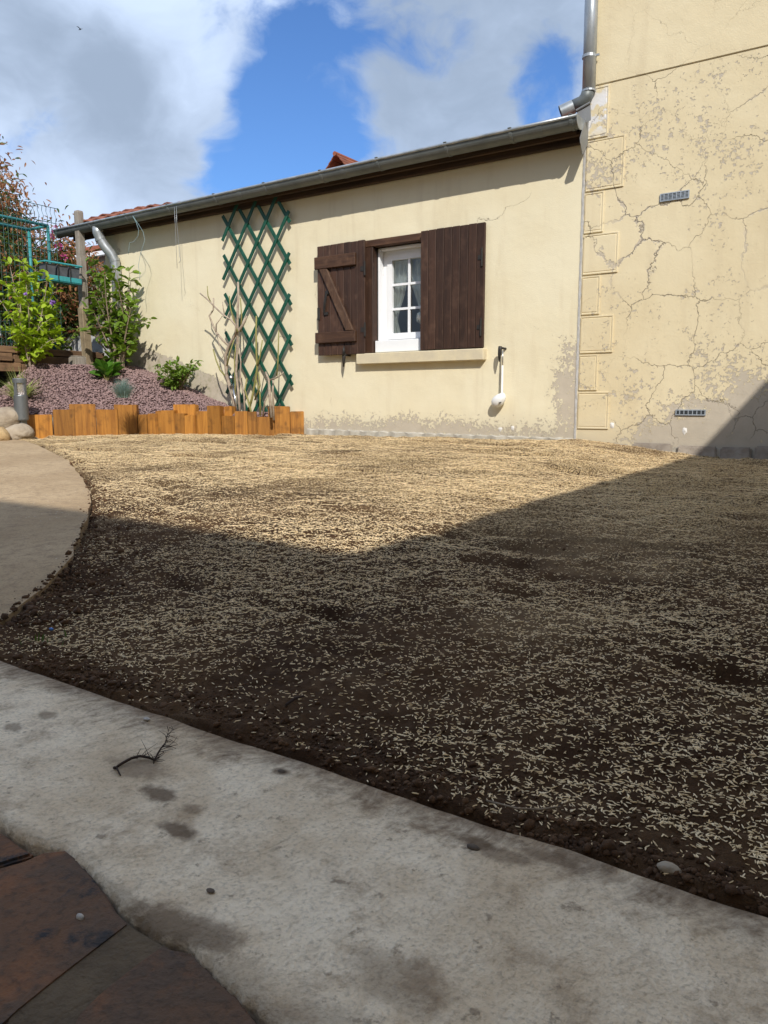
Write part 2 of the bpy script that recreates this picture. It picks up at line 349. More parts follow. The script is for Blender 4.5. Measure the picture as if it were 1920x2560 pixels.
for r in range(nr):
    for c in range(nc):
        x0 = RX0+0.005+c*0.205; y0 = EY-0.03+r*0.235; dz = random.uniform(0, 0.012) + 0.028
        for k in range(4):
            xa = x0+0.05*k; xb = xa+0.05; ha = [0, .022, .03, .02, 0][k]; hb = [0, .022, .03, .02, 0][k+1]
            if xb > RX1: continue
            tl.add([(xa, y0, roofz(y0, xa)+dz+ha), (xb, y0, roofz(y0, xb)+dz+hb), (xb, y0+0.27, roofz(y0+0.27, xb)+0.006+hb), (xa, y0+0.27, roofz(y0+0.27, xa)+0.006+ha),
                    (xa, y0, roofz(y0, xa)+dz+ha-0.014), (xb, y0, roofz(y0, xb)+dz+hb-0.014)], [(0, 1, 2, 3), (4, 5, 1, 0)])
tag(part('roof_tiles', tl, 'terracotta', roof, fixn=False), kind='stuff')
# gutter: half round with beaded rim, brackets and end caps
def gut_c(x): return Vector((x, WY-0.195, 2.430 - 0.030*(-2.05-x)/6.1))
GX0, GX1, GR = -8.2, -2.055, 0.066
def gutter_shell(mb, xs, r0, r1, a0, a1, n=14):
    prof = [(r0, a0+(a1-a0)*i/n) for i in range(n+1)] + [(r1, a1-(a1-a0)*i/n) for i in range(n+1)]
    k = len(prof); vs = []
    for x in xs:
        c = gut_c(x)
        for r, a in prof: vs.append((x, c.y+r*math.cos(a), c.z+r*math.sin(a)))
    fs = [(j*k+i, j*k+(i+1) % k, (j+1)*k+(i+1) % k, (j+1)*k+i) for j in range(len(xs)-1) for i in range(k)]
    fs += [tuple(range(k)), tuple(range((len(xs)-1)*k, len(xs)*k))[::-1]]
    mb.add(vs, fs)
gutter = tag(link('gutter', None, annex))
mb = MB(); gutter_shell(mb, [GX0+(GX1-GX0)*i/12 for i in range(13)], GR, GR-0.004, math.pi, 2*math.pi); gch = part('gutter_channel', mb, 'zinc', gutter, smooth=False)
mb = MB(); mb.tube([gut_c(GX0+(GX1-GX0)*i/12)+Vector((0, -GR-0.002, 0.004)) for i in range(13)], 0.0115, 10); part('gutter_rim', mb, 'zinc_bright', gutter, smooth=True)
for px in (-7.55, -6.93, -6.28, -5.62, -4.98, -4.33, -3.74, -3.10, -2.56, -2.10):
    mb = MB(); gutter_shell(mb, [px-0.013, px+0.013], GR+0.004, GR-0.002, math.pi*0.96, 2*math.pi)
    c = gut_c(px); mb.box(px-0.013, px+0.013, c.y-GR-0.016, c.y-GR+0.014, c.z+0.012, c.z+0.019)
    part('gutter_bracket', mb, 'zinc', gutter, bevel=0.0015)
for px in (-5.30, -4.10, -2.34):
    mb = MB(); gutter_shell(mb, [px-0.02, px+0.02], GR+0.0025, GR-0.001, math.pi, 2*math.pi); part('gutter_joint', mb, 'zinc', gutter)
for px, s in ((GX1, 1), (GX0, -1)):
    c = gut_c(px); mb = MB()
    mb.prism([(px-0.002, c.y+(GR+0.006)*math.cos(math.pi+math.pi*i/14), c.z+(GR+0.006)*math.sin(math.pi+math.pi*i/14)+(0.012 if i in (0, 14) else 0)) for i in range(15)], (0.005, 0, 0)); part('gutter_end', mb, 'zinc_bright', gutter)
# left downpipe with swan neck
c = gut_c(at_y(243, 575, WY-0.2).x)
pts = [c+Vector((0, 0, -0.03)), c+Vector((0.0, 0.0, -0.09)), c+Vector((0.012, 0.02, -0.16)), c+Vector((0.045, 0.055, -0.24)), c+Vector((0.085, 0.095, -0.31)), c+Vector((0.105, 0.125, -0.38)), c+Vector((0.11, 0.132, -0.47))]
pts = [Vector(a) for a in pts]
mb = MB(); mb.tube(pts+[Vector((pts[-1].x, pts[-1].y, 0.78))], [0.056]*2+[0.054]*6, 16); lp = part('downpipe', mb, 'zinc_bright', annex, smooth=True)
for k in (2, 5):
    dv = (pts[k+1]-pts[k-1]).normalized(); mb = MB(); mb.tube([pts[k]-dv*0.012, pts[k]+dv*0.012], 0.0585, 16); part('pipe_collar', mb, 'zinc_bright', lp, smooth=False)

# window: stone sill, brown surround, white frame, sashes, glass, curtains
win = tag(link('window', None, annex))
mb = MB(); mb.box(-4.105, -2.845, WY-0.062, WY+0.05, 0.800, 0.893); part('sill', mb, 'sill_stone', win, bevel=0.006)
for nm, a in (('jamb', (OX0+0.003, OX0+0.088, WY-0.012, WY+0.062, OZ0+0.003, OZ1-0.062)), ('jamb', (OX1-0.06, OX1-0.003, WY-0.004, WY+0.062, OZ0+0.003, OZ1-0.062)), ('head', (OX0+0.003, OX1-0.003, WY-0.012, WY+0.062, OZ1-0.06, OZ1-0.003))):
    mb = MB(); mb.box(*a)
    part(nm, mb, 'shutter_wood' if nm == 'jamb' else 'batten_wood', win, bevel=0.004)
FX0, FX1, FZ0, FZ1, FY = OX0+0.090, OX1-0.062, OZ0+0.004, OZ1-0.064, WY+0.13
fr = MB()
ring_wall(fr, FX0, FX1, FZ0, FZ1, FX0+0.062, FX1-0.062, FZ0+0.118, FZ1-0.055, FY, FY+0.07); frame = part('window_frame', fr, 'pvc', win, bevel=0.004)
mb = MB(); mb.box(FX0+0.003, FX1-0.003, WY+0.015, FY-0.003, FZ0+0.002, FZ0+0.105); part('sill_liner', mb, 'pvc', win, bevel=0.005)
for a in ((FX0+0.001, FX0+0.020), (FX1-0.020, FX1-0.001)):
    mb = MB(); mb.box(*a, WY+0.064, FY-0.004, FZ0+0.11, FZ1-0.003); part('reveal_liner', mb, 'pvc', win, bevel=0.003)
mb = MB(); mb.box(FX0+0.024, FX1-0.024, WY+0.064, FY-0.004, FZ1-0.022, FZ1-0.002); part('reveal_liner', mb, 'pvc', win, bevel=0.003)
m, t, b, p = material('glass')
g1 = t.node('ShaderNodeBsdfTransparent'); g1.inputs[0].default_value = (0.93, 0.96, 0.95, 1); g2 = t.node('ShaderNodeBsdfGlossy'); g2.inputs['Roughness'].default_value = 0.02
lw_ = t.node('ShaderNodeLayerWeight'); lw_.inputs[0].default_value = 0.22; mx = t.node('ShaderNodeMixShader')
t.l.new(t.math('MULTIPLY_ADD', lw_.outputs['Fresnel'], 0.8, 0.02), mx.inputs[0]); t.l.new(g1.outputs[0], mx.inputs[1]); t.l.new(g2.outputs[0], mx.inputs[2]); t.l.new(mx.outputs[0], t.n['Material Output'].inputs['Surface'])
mid = (FX0+FX1)/2
for sx0, sx1 in ((FX0+0.064, mid-0.002), (mid+0.002, FX1-0.064)):
    sz0, sz1 = FZ0+0.12, FZ1-0.057
    mb = MB(); ring_wall(mb, sx0, sx1, sz0, sz1, sx0+0.05, sx1-0.05, sz0+0.052, sz1-0.048, FY-0.012, FY+0.05); sash = part('sash', mb, 'pvc', win, bevel=0.004)
    gx0, gx1, gz0, gz1 = sx0+0.05, sx1-0.05, sz0+0.052, sz1-0.048
    xm = (gx0+gx1)/2
    mb = MB(); mb.box(xm-0.010, xm+0.010, FY-0.002, FY+0.014, gz0, gz1); part('glazing_bar', mb, 'pvc', sash)
    for k in (1, 2):
        zm = gz0+(gz1-gz0)*k/3
        for xa, xb in ((gx0, xm-0.0105), (xm+0.0105, gx1)):
            mb = MB(); mb.box(xa, xb, FY-0.001, FY+0.014, zm-0.010, zm+0.010); part('glazing_bar', mb, 'pvc', sash)
    for i in range(2):
        for k in range(3):
            xa = (gx0, xm+0.0105)[i]; xb = (xm-0.0105, gx1)[i]; za = gz0+(gz1-gz0)*k/3+(0.0105 if k else 0); zb = gz0+(gz1-gz0)*(k+1)/3-(0.0105 if k < 2 else 0)
            mb = MB(); mb.box(xa-0.004, xb+0.004, FY+0.016, FY+0.020, za-0.004, zb+0.004); part('pane', mb, 'glass', sash)
m, t, b, p = material('curtain')
cx, cy, cz = t.sep(p)[:3]
wv = t.rng(t.math('SINE', t.math('MULTIPLY', t.math('ADD', cz, t.math('MULTIPLY', t.math('SINE', t.math('MULTIPLY', cx, 60)), 0.012)), 26)), -0.2, 0.3)
setp(t, b, t.mix(wv, (0.80, 0.78, 0.70), (0.94, 0.93, 0.89)), 0.9)
tr = t.node('ShaderNodeBsdfTranslucent'); tr.inputs[0].default_value = (0.7, 0.66, 0.55, 1)
mx = t.node('ShaderNodeMixShader'); mx.inputs[0].default_value = 0.18; t.l.new(b.outputs[0], mx.inputs[1]); t.l.new(tr.outputs[0], mx.inputs[2]); t.l.new(mx.outputs[0], t.n['Material Output'].inputs['Surface'])
def curtain(keys, folds, y0, amp):          # keys: (z, xl, xr)
    zs = [k[0] for k in keys][::-1]
    def fn(u, v):
        z = keys[0][0]+(keys[-1][0]-keys[0][0])*v
        xl = np.interp(z, zs, [k[1] for k in keys][::-1]); xr = np.interp(z, zs, [k[2] for k in keys][::-1])
        return (xl+(xr-xl)*u, y0+amp*math.sin(u*folds*2*math.pi+v*1.5)+0.006*math.sin(v*17+u*5), z)
    return MB().grid(fn, folds*8, 30)
CY_ = FY+0.058
room = thing('curtain', 'cream net curtain gathered to the left behind the window panes', 'curtain', (FX0+0.1, CY_, FZ0+0.1), 'window curtains')
part('fabric', curtain([(1.80, -3.93, -3.64), (1.52, -3.93, -3.72), (1.30, -3.93, -3.80), (1.18, -3.93, -3.83), (1.02, -3.93, -3.79)], 5, CY_, 0.014), 'curtain', room, smooth=True)
room = thing('curtain', 'cream net curtain drawn in and tied with a knot behind the window panes', 'curtain', (-3.6, CY_+0.04, FZ0+0.1), 'window curtains')
part('fabric', curtain([(1.80, -3.80, -3.30), (1.62, -3.76, -3.32), (1.50, -3.72, -3.36), (1.34, -3.655, -3.46), (1.24, -3.61, -3.51), (1.185, -3.585, -3.535), (1.13, -3.60, -3.52), (1.02, -3.61, -3.51)], 6, CY_+0.045, 0.016), 'curtain', room, smooth=True)
mb = MB(); mb.lathe([(0.004, 0.05), (0.035, 0.035), (0.05, 0.0), (0.04, -0.035), (0.018, -0.05)], (-3.575, CY_+0.0, 1.20), 14)
mb.v = [(x+0.006*math.sin(z*90), y+0.005*math.sin(x*140+z*70), z) for x, y, z in mb.v]; part('tie_knot', mb, 'curtain', room, smooth=True)

# shutters
def planks(parent, x0, x1, n, y0, y1, z0, z1, mat='shutter_wood'):
    wdt = (x1-x0)/n
    for i in range(n):
        mb = MB(); mb.box(x0+i*wdt+0.0015, x0+(i+1)*wdt-0.0015, y0, y1+0.0, z0+random.uniform(0, .003), z1-random.uniform(0, .004)); part('plank', mb, mat, parent, bevel=0.004)
sh = tag(link('shutter', None, annex), 'brown plank shutter folded back on the wall showing its diagonal brace')
LX0, LX1 = -4.535, -4.008; LY0, LY1 = WY-0.062, WY-0.038
planks(sh, LX0, LX1, 7, LY0, LY1, 0.890, 1.862)
for za, zb in ((1.655, 1.76), (1.000, 1.095)):
    mb = MB(); mb.box(LX0-0.012, LX1-0.085, LY0-0.030, LY0-0.0005, za, zb); part('batten', mb, 'batten_wood', sh, bevel=0.004)
mb = MB(); a = Vector((LX0+0.085, 0, 1.652)); b2 = Vector((LX1-0.15, 0, 1.098)); hw = 0.042
mb.prism([(a.x-hw, LY0-0.028, a.z), (a.x+hw, LY0-0.028, a.z), (b2.x+hw, LY0-0.028, b2.z), (b2.x-hw, LY0-0.028, b2.z)], (0, 0.0275, 0)); part('brace', mb, 'brace_wood', sh, bevel=0.004)
mb = MB(); mb.tube([(LX0+0.115, LY0-0.014, 1.44), (LX0+0.10, LY0-0.020, 1.36), (LX0+0.085, LY0-0.012, 1.27)], [0.010, 0.013, 0.009], 6); mb.box(LX0+0.082, LX0+0.125, LY0-0.012, LY0-0.0005, 1.25, 1.275); mb.box(LX0+0.098, LX0+0.135, LY0-0.012, LY0-0.0005, 1.43, 1.462); part('latch', mb, 'black_iron', sh)
mb = MB(); mb.box(LX0+0.004, LX0+0.030, LY0-0.014, LY0-0.0005, 1.21, 1.32); part('latch', mb, 'black_iron', sh, bevel=0.003)
for z in (1.62, 1.10):
    mb = MB(); mb.tube([(LX1+0.006, LY0-0.006, z-0.06), (LX1+0.006, LY0-0.006, z+0.06)], 0.009, 8); mb.box(LX1-0.04, LX1+0.004, LY0-0.005, LY0-0.0005, z-0.02, z+0.02); part('hinge', mb, 'black_iron', sh)
sh2 = tag(link('shutter', None, annex), 'brown plank shutter closed over the right half of the window')
planks(sh2, -3.445, -2.852, 8, WY-0.052, WY-0.028, 0.899, 1.868)
mb = MB(); mb.box(-3.4475, -3.420, WY-0.027, WY-0.008, 0.905, 1.862); part('edge_strip', mb, 'brace_wood', sh2)
for z in (1.60, 1.06):
    mb = MB(); mb.tube([(-2.873, WY-0.058, z-0.07), (-2.873, WY-0.058, z+0.07)], 0.008, 8); mb.box(-2.91, -2.876, WY-0.057, WY-0.0525, z-0.018, z+0.018); part('hinge', mb, 'black_iron', sh2)
def shutter_stop(x, z):
    mb = MB(); mb.tube([(x+0.012, WY, z), (x, WY-0.075, z+0.004)], 0.009, 8)
    mb.tube([(x, WY-0.078, z+0.016), (x, WY-0.078, z-0.008), (x-0.003, WY-0.080, z-0.05), (x-0.004, WY-0.080, z-0.105)], [0.014, 0.017, 0.014, 0.004], 8)
    return part('shutter_stop', mb, 'black_iron', annex, smooth=True)
shutter_stop(-4.225, 0.885); shutter_stop(-2.69, 0.885)
mb = MB(); mb.tube([(-4.225, WY-0.08, 0.88), (-4.222, WY-0.085, 0.93), (-4.226, WY-0.075, 0.965)], [0.015, 0.012, 0.004], 8); part('shutter_stop', mb, 'black_iron', annex, smooth=True)
# seam of white filler between the two houses
mb = MB(); n = 70
vs = []; fs = []
for i in range(n+1):
    z = 0.16+2.25*i/n; wq = 0.010+0.008*random.random()
    vs += [(AX1-0.012-wq*0.4, WY-0.005, z), (AX1+0.004+random.uniform(-.003, .003), WY-0.016, z), (AX1+0.004, WY+0.004, z)]
    if i: k = i*3; fs += [(k-3, k-2, k+1, k), (k-2, k-1, k+2, k+1)]
mb.add(vs, fs); part('corner_filler', mb, 'caulk', annex)
# zinc sheets closing the eave against the tall house
mb = MB(); P = lambda x, y, X: at_x(x, y, X)
mb.prism([P(1463, 296, -2.052), P(1449, 346, -2.052), P(1450, 358, -2.052), P(1455, 388, -2.060), P(1469, 358, -2.060), P(1477, 292, -2.060)], (0.004, 0, 0)); part('eave_flashing', mb, 'grey_sheet', annex)
mb = MB(); A_, B_, C_, D_ = [at_y(*q, WY-0.10) for q in ((1441, 277), (1476, 257), (1477, 300), (1452, 312))]
mb.prism([A_, B_, C_, D_], (0, 0.004, 0)); mb.tube([A_+Vector((0, -.004, 0)), B_+Vector((0, -.004, 0))], 0.009, 8); part('eave_flashing', mb, 'grey_sheet', annex)

# ------------------------------------------------------------------ the tall house
HX0, HX1 = -2.072, 2.6
house = thing('tall_house', 'tall cream rendered house with cracked flaking paint and moulded corner blocks', 'house', (HX0, WY, 0))
mb = MB(); mb.box(HX0, HX1, WY-0.012, 12.0, -0.3, 2.692); part('wall', mb, 'house_paint', house)
mb = MB(); mb.box(HX0-0.004, HX1, WY-0.020, 12.0, 2.694, 6.4); part('upper_wall', mb, 'house_paint', house, bevel=0.006)
mb = MB(); mb.prism([(HX0-0.35, WY-0.4, 6.45), (HX0-0.35, 8.85, 9.15), (HX0-0.35, 12.4, 6.45), (HX0-0.35, 12.4, 6.30), (HX0-0.35, 8.85, 9.0), (HX0-0.35, WY-0.4, 6.30)], (HX1-HX0+0.7, 0, 0))
part('roof', mb, 'terracotta', house)
QZ = [2.690, 2.336, 1.976, 1.683, 1.389, 1.102, 0.822, 0.548, 0.262]
QW = [0.158, 0.285, 0.150, 0.268, 0.146, 0.255, 0.150, 0.246]
for i in range(8):
    z1, z0 = QZ[i]-0.006, QZ[i+1]+0.002; x0, x1 = HX0+0.010, HX0+QW[i]; g = 0.020; ys = WY-0.0125; yo = ys-0.009; yg = ys-0.005; yi = ys-0.008
    mb = MB()
    def loop(d2, yy): return [(x0+d2*0.3, yy, z0+d2), (x1-d2, yy, z0+d2), (x1-d2, yy, z1-d2), (x0+d2*0.3, yy, z1-d2)]
    L = [loop(0, ys), loop(0.003, yo), loop(g*0.55, yo), loop(g*0.72, yg), loop(g*0.9, yg), loop(g*1.05, yi)]
    mb.add([v for q in L for v in q], [(4*a+j, 4*a+(j+1) % 4, 4*a+4+(j+1) % 4, 4*a+4+j) for a in range(5) for j in range(4)] + [(20, 21, 22, 23)])
    part('quoin_block', mb, 'house_paint', house, fixn=False)
x = HX0; i = 0
while x < HX1:
    wd = random.uniform(0.16, 0.34); h = 0.158+0.012*min(1, max(0, (x+2.07)/0.9))+random.uniform(-.010, .012); dp = 0.028+random.uniform(0, .014)
    mb = MB(); mb.prism([(x+0.005, WY-0.013, -0.1), (x+wd-0.006, WY-0.013, -0.1), (x+wd-0.004-random.uniform(0, .02), WY-0.013, h), (x+0.004+random.uniform(0, .02), WY-0.013, h+random.uniform(-.01, .01))], (0, -dp, 0)); part('plinth_stone', mb, 'plinth_stone', house, bevel=0.010, seg=2)
    x += wd; i += 1
mb = MB(); mb.box(HX0, HX1, WY-0.026, WY-0.0125, -0.1, 0.146); part('plinth_mortar', mb, 'footing', house)
def vent(x0, x1, z0, z1, label):
    v = tag(link('air_vent', None, house)); y = WY-0.013; mb = MB()
    ring_wall(mb, x0, x1, z0, z1, x0+0.007, x1-0.007, z0+0.007, z1-0.007, y-0.010, y); fr = part('vent_frame', mb, 'vent_metal', v)
    mb = MB(); mb.box(x0+0.006, x1-0.006, y-0.003, y-0.0005, z0+0.006, z1-0.006); part('vent_backing', mb, 'vent_dark', v)
    for k in range(4):
        za = z0+0.010+(z1-z0-0.018)*k/4
        mb = MB(); mb.box(x0+0.007, x1-0.007, y-0.009, y-0.0035, za, za+(z1-z0-0.018)/4-0.005); part('vent_slat', mb, 'vent_metal', v)
    for k in range(1, 7):
        xa = x0+(x1-x0)*k/7; mb = MB(); mb.box(xa-0.003, xa+0.003, y-0.0105, y-0.0092, z0+0.007, z1-0.007); part('vent_bar', mb, 'vent_metal', v)
vent(-1.528, -1.335, 1.835, 1.888, 'u'); vent(-1.350, -1.150, 0.372, 0.412, 'l')
# holes filled with white filler near the foot of the wall
for x, z in ((-1.985, .315), (-1.80, .295), (-1.28, .265)):
    mb = MB(); n = 10; mb.add([(x, WY-0.019, z)]+[(x+0.018*random.uniform(.6, 1.2)*math.cos(k*2*math.pi/n), WY-0.0135, z+0.028*random.uniform(.6, 1.2)*math.sin(k*2*math.pi/n)) for k in range(n)], [(0, k+1, (k+1) % n+1) for k in range(n)]); part('filler_patch', mb, 'caulk', house)
for x, z in ((-2.60, .262), (-2.71, .25)):
    mb = MB(); n = 10; mb.add([(x, WY-0.006, z)]+[(x+0.018*random.uniform(.6, 1.2)*math.cos(k*2*math.pi/n), WY-0.0015, z+0.022*random.uniform(.6, 1.2)*math.sin(k*2*math.pi/n)) for k in range(n)], [(0, k+1, (k+1) % n+1) for k in range(n)]); part('filler_patch', mb, 'caulk', annex)
# the tall house's downpipe, kicked out over the low roof
py = WY-0.055; xp = at_y(1474, 100, py).x
e0 = at_y(1472, 228, py); e1 = at_y(1455, 256, py); e2 = at_y(1430, 268, py); e3 = at_y(1402, 282, py-0.03)
mb = MB(); mb.tube([(xp+0.02, py, 6.3), (xp+0.004, py, 3.2), tuple(e0)], 0.046, 16); dp = part('downpipe', mb, 'zinc_bright', house, smooth=True)
mb = MB(); mb.tube([e0+Vector((0, 0, .01)), e1*0.5+e0*0.5+Vector((.006, 0, -.004)), e1, e2], 0.0455, 16); part('pipe_elbow', mb, 'zinc', dp, smooth=True)
mb = MB(); mb.tube([e2+(e1-e2)*0.15, e3], [0.048, 0.050], 16, cap=False); mb.tube([e2, e3], [0.046, 0.047], 16, cap=False); part('pipe_shoe', mb, 'zinc_bright', dp, smooth=True)
for z in (at_y(1474, 142, py).z, 3.9, 5.2):
    mb = MB(); mb.tube([(xp+0.003, py, z-0.010), (xp+0.003, py, z+0.010)], 0.0505, 16); mb.box(xp+0.03, xp+0.075, py-0.006, py+0.006, z-0.006, z+0.006); part('pipe_collar', mb, 'zinc_bright', dp)
mb = MB(); mb.tube([e0+Vector((0, 0, -.006)), e0+Vector((0, 0, .006))], 0.049, 16); part('pipe_collar', mb, 'zinc_bright', dp)

# ------------------------------------------------------------------ houses behind the camera that shade the yard
wing = thing('side_wing', 'single storey cream wing with tiled roof closing the right side of the yard', 'house', (1.75, 1.0, 0))
mb = MB(); mb.box(1.75, 5.5, -3.0, 5.66, -0.2, 3.35); part('wall', mb, 'plain_paint', wing)
mb = MB(); mb.prism([(1.50, -3.1, 3.40), (3.6, -3.1, 4.55), (5.8, -3.1, 3.40), (5.8, -3.1, 3.32), (3.6, -3.1, 4.46), (1.50, -3.1, 3.32)], (0, 8.74, 0)); part('roof', mb, 'terracotta', wing)
mb = MB(); mb.box(1.69, 1.748, 1.2, 2.1, 0.1, 2.15); part('door', mb, 'shutter_wood', wing)
rear = thing('rear_house', 'two storey cream house with tiled roof behind the paved yard', 'house', (-2, -3.3, 0))
mb = MB(); mb.box(-9, 8, -8.0, -3.25, -0.2, 5.15); part('wall', mb, 'plain_paint', rear)
mb = MB(); mb.prism([(-9.3, -2.98, 5.2), (-9.3, -5.6, 6.9), (-9.3, -8.3, 5.2), (-9.3, -8.3, 5.1), (-9.3, -5.6, 6.8), (-9.3, -2.98, 5.1)], (17.6, 0, 0)); part('roof', mb, 'terracotta', rear)
for x in (-6, -3.2, -0.4):
    mb = MB(); mb.box(x, x+1.0, -3.248, -3.20, 0.9, 2.1); part('window', mb, 'shutter_wood', rear)

# ------------------------------------------------------------------ ground
def ground_mats():
    m, t, b, p = material('soil')
    n1 = t.noise(p, 2.2, 5, 0.6); n2 = t.noise(p, 30, 6, 0.7); n3 = t.noise(p, 160, 4, 0.7)
    col = t.mix(t.rng(n1, 0.38, 0.66), (0.046, 0.0225, 0.0105), (0.095, 0.052, 0.025))
    dry = t.rng(t.noise(t.vmath('ADD', p, (3.3, 1.1, 0)), 1.3, 4, 0.55), 0.54, 0.66); col = t.mix(t.math('MULTIPLY', dry, 0.8), col, (0.21, 0.14, 0.076)); col = t.mix(t.math('MULTIPLY', t.rng(n2, 0.45, 0.75), 0.7), col, (0.14, 0.086, 0.046)); col = t.mix(t.math('MULTIPLY', t.rng(n3, 0.55, 0.75), 0.5), col, (0.034, 0.020, 0.012))
    sp = t.rng(t.vor(t.vmath('MULTIPLY', p, (1, 1, 0.2)), 150), 0.56, 0.44); far = t.rng(t.sep(p)[1], 1.8, 3.4)   # seed too small to tell apart
    col = t.mix(t.math('MULTIPLY', t.math('MULTIPLY', sp, far), t.rng(t.noise(t.vmath('MULTIPLY', p, (1.0, 1.8, 1)), 2.4, 5, 0.65), 0.30, 0.55, 0.20, 0.85)), col, (0.62, 0.46, 0.24))
    h = t.math('ADD', t.math('MULTIPLY', n2, 0.010), t.math('MULTIPLY', n3, 0.0045))
    setp(t, b, col, 0.95, t.bump(h, 1.0, 1.0), spec=0.15)
    m, t, b, p = material('seed')
    r = t.node('ShaderNodeObjectInfo').outputs['Random']
    setp(t, b, t.mix(r, (0.72, 0.525, 0.275), (0.98, 0.81, 0.53)), 0.6, spec=0.3)
    m, t, b, p = material('concrete')
    x, y, z = t.sep(p)[:3]
    ang = 0.9
    st = t.comb(t.math('MULTIPLY_ADD', x, 3.0, t.math('MULTIPLY', y, 7.0)), t.math('MULTIPLY_ADD', x, 20.0, t.math('MULTIPLY', y, -9.0)), z)
    st = t.vmath('ADD', st, t.vmath('SCALE', t.noise(p, 6, 3, 0.5, col=True), 3.0))
    n1 = t.noise(p, 6.0, 7, 0.66); n2 = t.noise(p, 42, 6, 0.66); n3 = t.noise(st, 4.5, 6, 0.65); n4 = t.noise(p, 230, 3, 0.6); n5 = t.noise(t.vmath('ADD', p, (4, 2, 0)), 15, 6, 0.7)
    col = t.mix(t.rng(n1, 0.40, 0.64), (0.90, 0.765, 0.57), (0.69, 0.545, 0.37))
    col = t.mix(t.math('MULTIPLY', t.rng(n3, 0.50, 0.74), 0.40), col, (0.34, 0.245, 0.155))
    col = t.mix(t.math('MULTIPLY', t.rng(n5, 0.49, 0.71), 0.62), col, (0.29, 0.19, 0.105))
    col = t.mix(t.math('MULTIPLY', t.rng(n2, 0.60, 0.68), 0.6), col, (0.16, 0.115, 0.075))
    col = t.mix(t.math('MULTIPLY', t.rng(n4, 0.45, 0.75), 0.42), col, (0.22, 0.18, 0.135))
    stain = 0.0  # wet brown stains; the ellipse beneath the twig paints its shadow patch
    for px, py, rx, ry, am in ((345, 1950, .055, .030, .55), (402, 2022, .030, .016, .85), (447, 2112, .028, .014, .85), (480, 2060, .014, .010, .5), (705, 1968, .016, .009, .95), (420, 2350, .050, .022, .8), (530, 2385, .040, .02, .7), (120, 1820, .02, .012, .6), (270, 1725, .014, .008, .6), (1190, 2150, .024, .013, .85), (1260, 2185, .03, .014, .6), (1000, 2500, .05, .03, .4), (1370, 2190, .04, .012, .6), (35, 1850, .02, .012, .6)):
        c = at_g(px, py)
        dxx = t.math('DIVIDE', t.math('SUBTRACT', x, c.x), rx); dyy = t.math('DIVIDE', t.math('SUBTRACT', y, c.y), ry)
        dd = t.math('SQRT', t.math('ADD', t.math('MULTIPLY', dxx, dxx), t.math('MULTIPLY', dyy, dyy)))
        dd = t.math('ADD', dd, t.math('MULTIPLY', t.math('SUBTRACT', n2, 0.5), 1.6))
        stain = t.math('MAXIMUM', stain, t.rng(dd, 1.15, 0.45, 0, am))
    soil_edge = t.rng(t.math('ADD', y, t.math('MULTIPLY_ADD', n5, 0.10, t.math('MULTIPLY', n3, 0.09))), 0.690, 0.770)
    flag_edge = t.rng(t.math('ADD', y, t.math('ADD', t.math('MULTIPLY', n1, 0.10), t.math('MULTIPLY_ADD', n5, 0.12, t.math('MULTIPLY', n2, 0.06)))), 0.545, 0.515)
    col = t.mix(stain, col, (0.135, 0.088, 0.052)); col = t.mix(t.math('MULTIPLY', soil_edge, 0.85), col, (0.125, 0.078, 0.044)); col = t.mix(t.math('MULTIPLY', flag_edge, 0.45), col, (0.19, 0.135, 0.082))
    h = t.math('ADD', t.math('MULTIPLY', n2, 0.0060), t.math('ADD', t.math('MULTIPLY', n4, 0.0022), t.math('MULTIPLY', n3, 0.002)))
    setp(t, b, col, 0.88, t.bump(h, 1.0, 1.0), spec=0.25)
    m, t, b, p = material('path_concrete')
    n1 = t.noise(p, 1.8, 5, 0.6); n2 = t.noise(p, 26, 6, 0.68); n3 = t.noise(p, 170, 3, 0.6); sp = t.vor(p, 48)
    col = t.mix(t.rng(n1, 0.35, 0.65), (0.49, 0.365, 0.225), (0.39, 0.28, 0.165)); col = t.mix(t.math('MULTIPLY', t.rng(n2, 0.45, 0.72), 0.7), col, (0.23, 0.16, 0.10)); col = t.mix(t.math('MULTIPLY', t.rng(n3, 0.48, 0.72), 0.55), col, (0.14, 0.10, 0.07))
    col = t.mix(t.math('MULTIPLY', t.rng(sp, 0.16, 0.08), t.rng(t.noise(p, 9, 2), 0.5, 0.6)), col, (0.62, 0.58, 0.50))
    h = t.math('ADD', t.math('MULTIPLY', n2, 0.006), t.math('MULTIPLY', n3, 0.002))
    setp(t, b, col, 0.92, t.bump(h, 1.0, 1.0), spec=0.2)
    m, t, b, p = material('flagstone')
    n1 = t.noise(p, 10, 6, 0.62, 0.5); n2 = t.noise(t.vmath('ADD', p, (2, 5, 1)), 16, 6, 0.66, 0.3); n3 = t.noise(p, 120, 5, 0.65); n4 = t.noise(t.vmath('ADD', p, (8, 1, 3)), 13, 6, 0.65)
    col = t.mix(t.rng(n1, 0.36, 0.64), (0.165, 0.085, 0.045), (0.115, 0.075, 0.050)); col = t.mix(t.math('MULTIPLY', t.rng(n4, 0.50, 0.68), 0.75), col, (0.25, 0.105, 0.045))
    col = t.mix(t.rng(n2, 0.56, 0.66), col, (0.036, 0.034, 0.036)); col = t.mix(t.math('MULTIPLY', t.rng(n3, 0.45, 0.7), 0.6), col, (0.06, 0.042, 0.03))
    h = t.math('ADD', t.math('MULTIPLY', n1, 0.010), t.math('ADD', t.math('MULTIPLY', n2, 0.006), t.math('MULTIPLY', n3, 0.0035)))
    setp(t, b, col, 0.82, t.bump(h, 1.0, 1.0), spec=0.35)
ground_mats()
simple('mortar', (0.145, 0.105, 0.064), (0.068, 0.048, 0.031), 22, 0.95, 0.9, 120, 0.006)
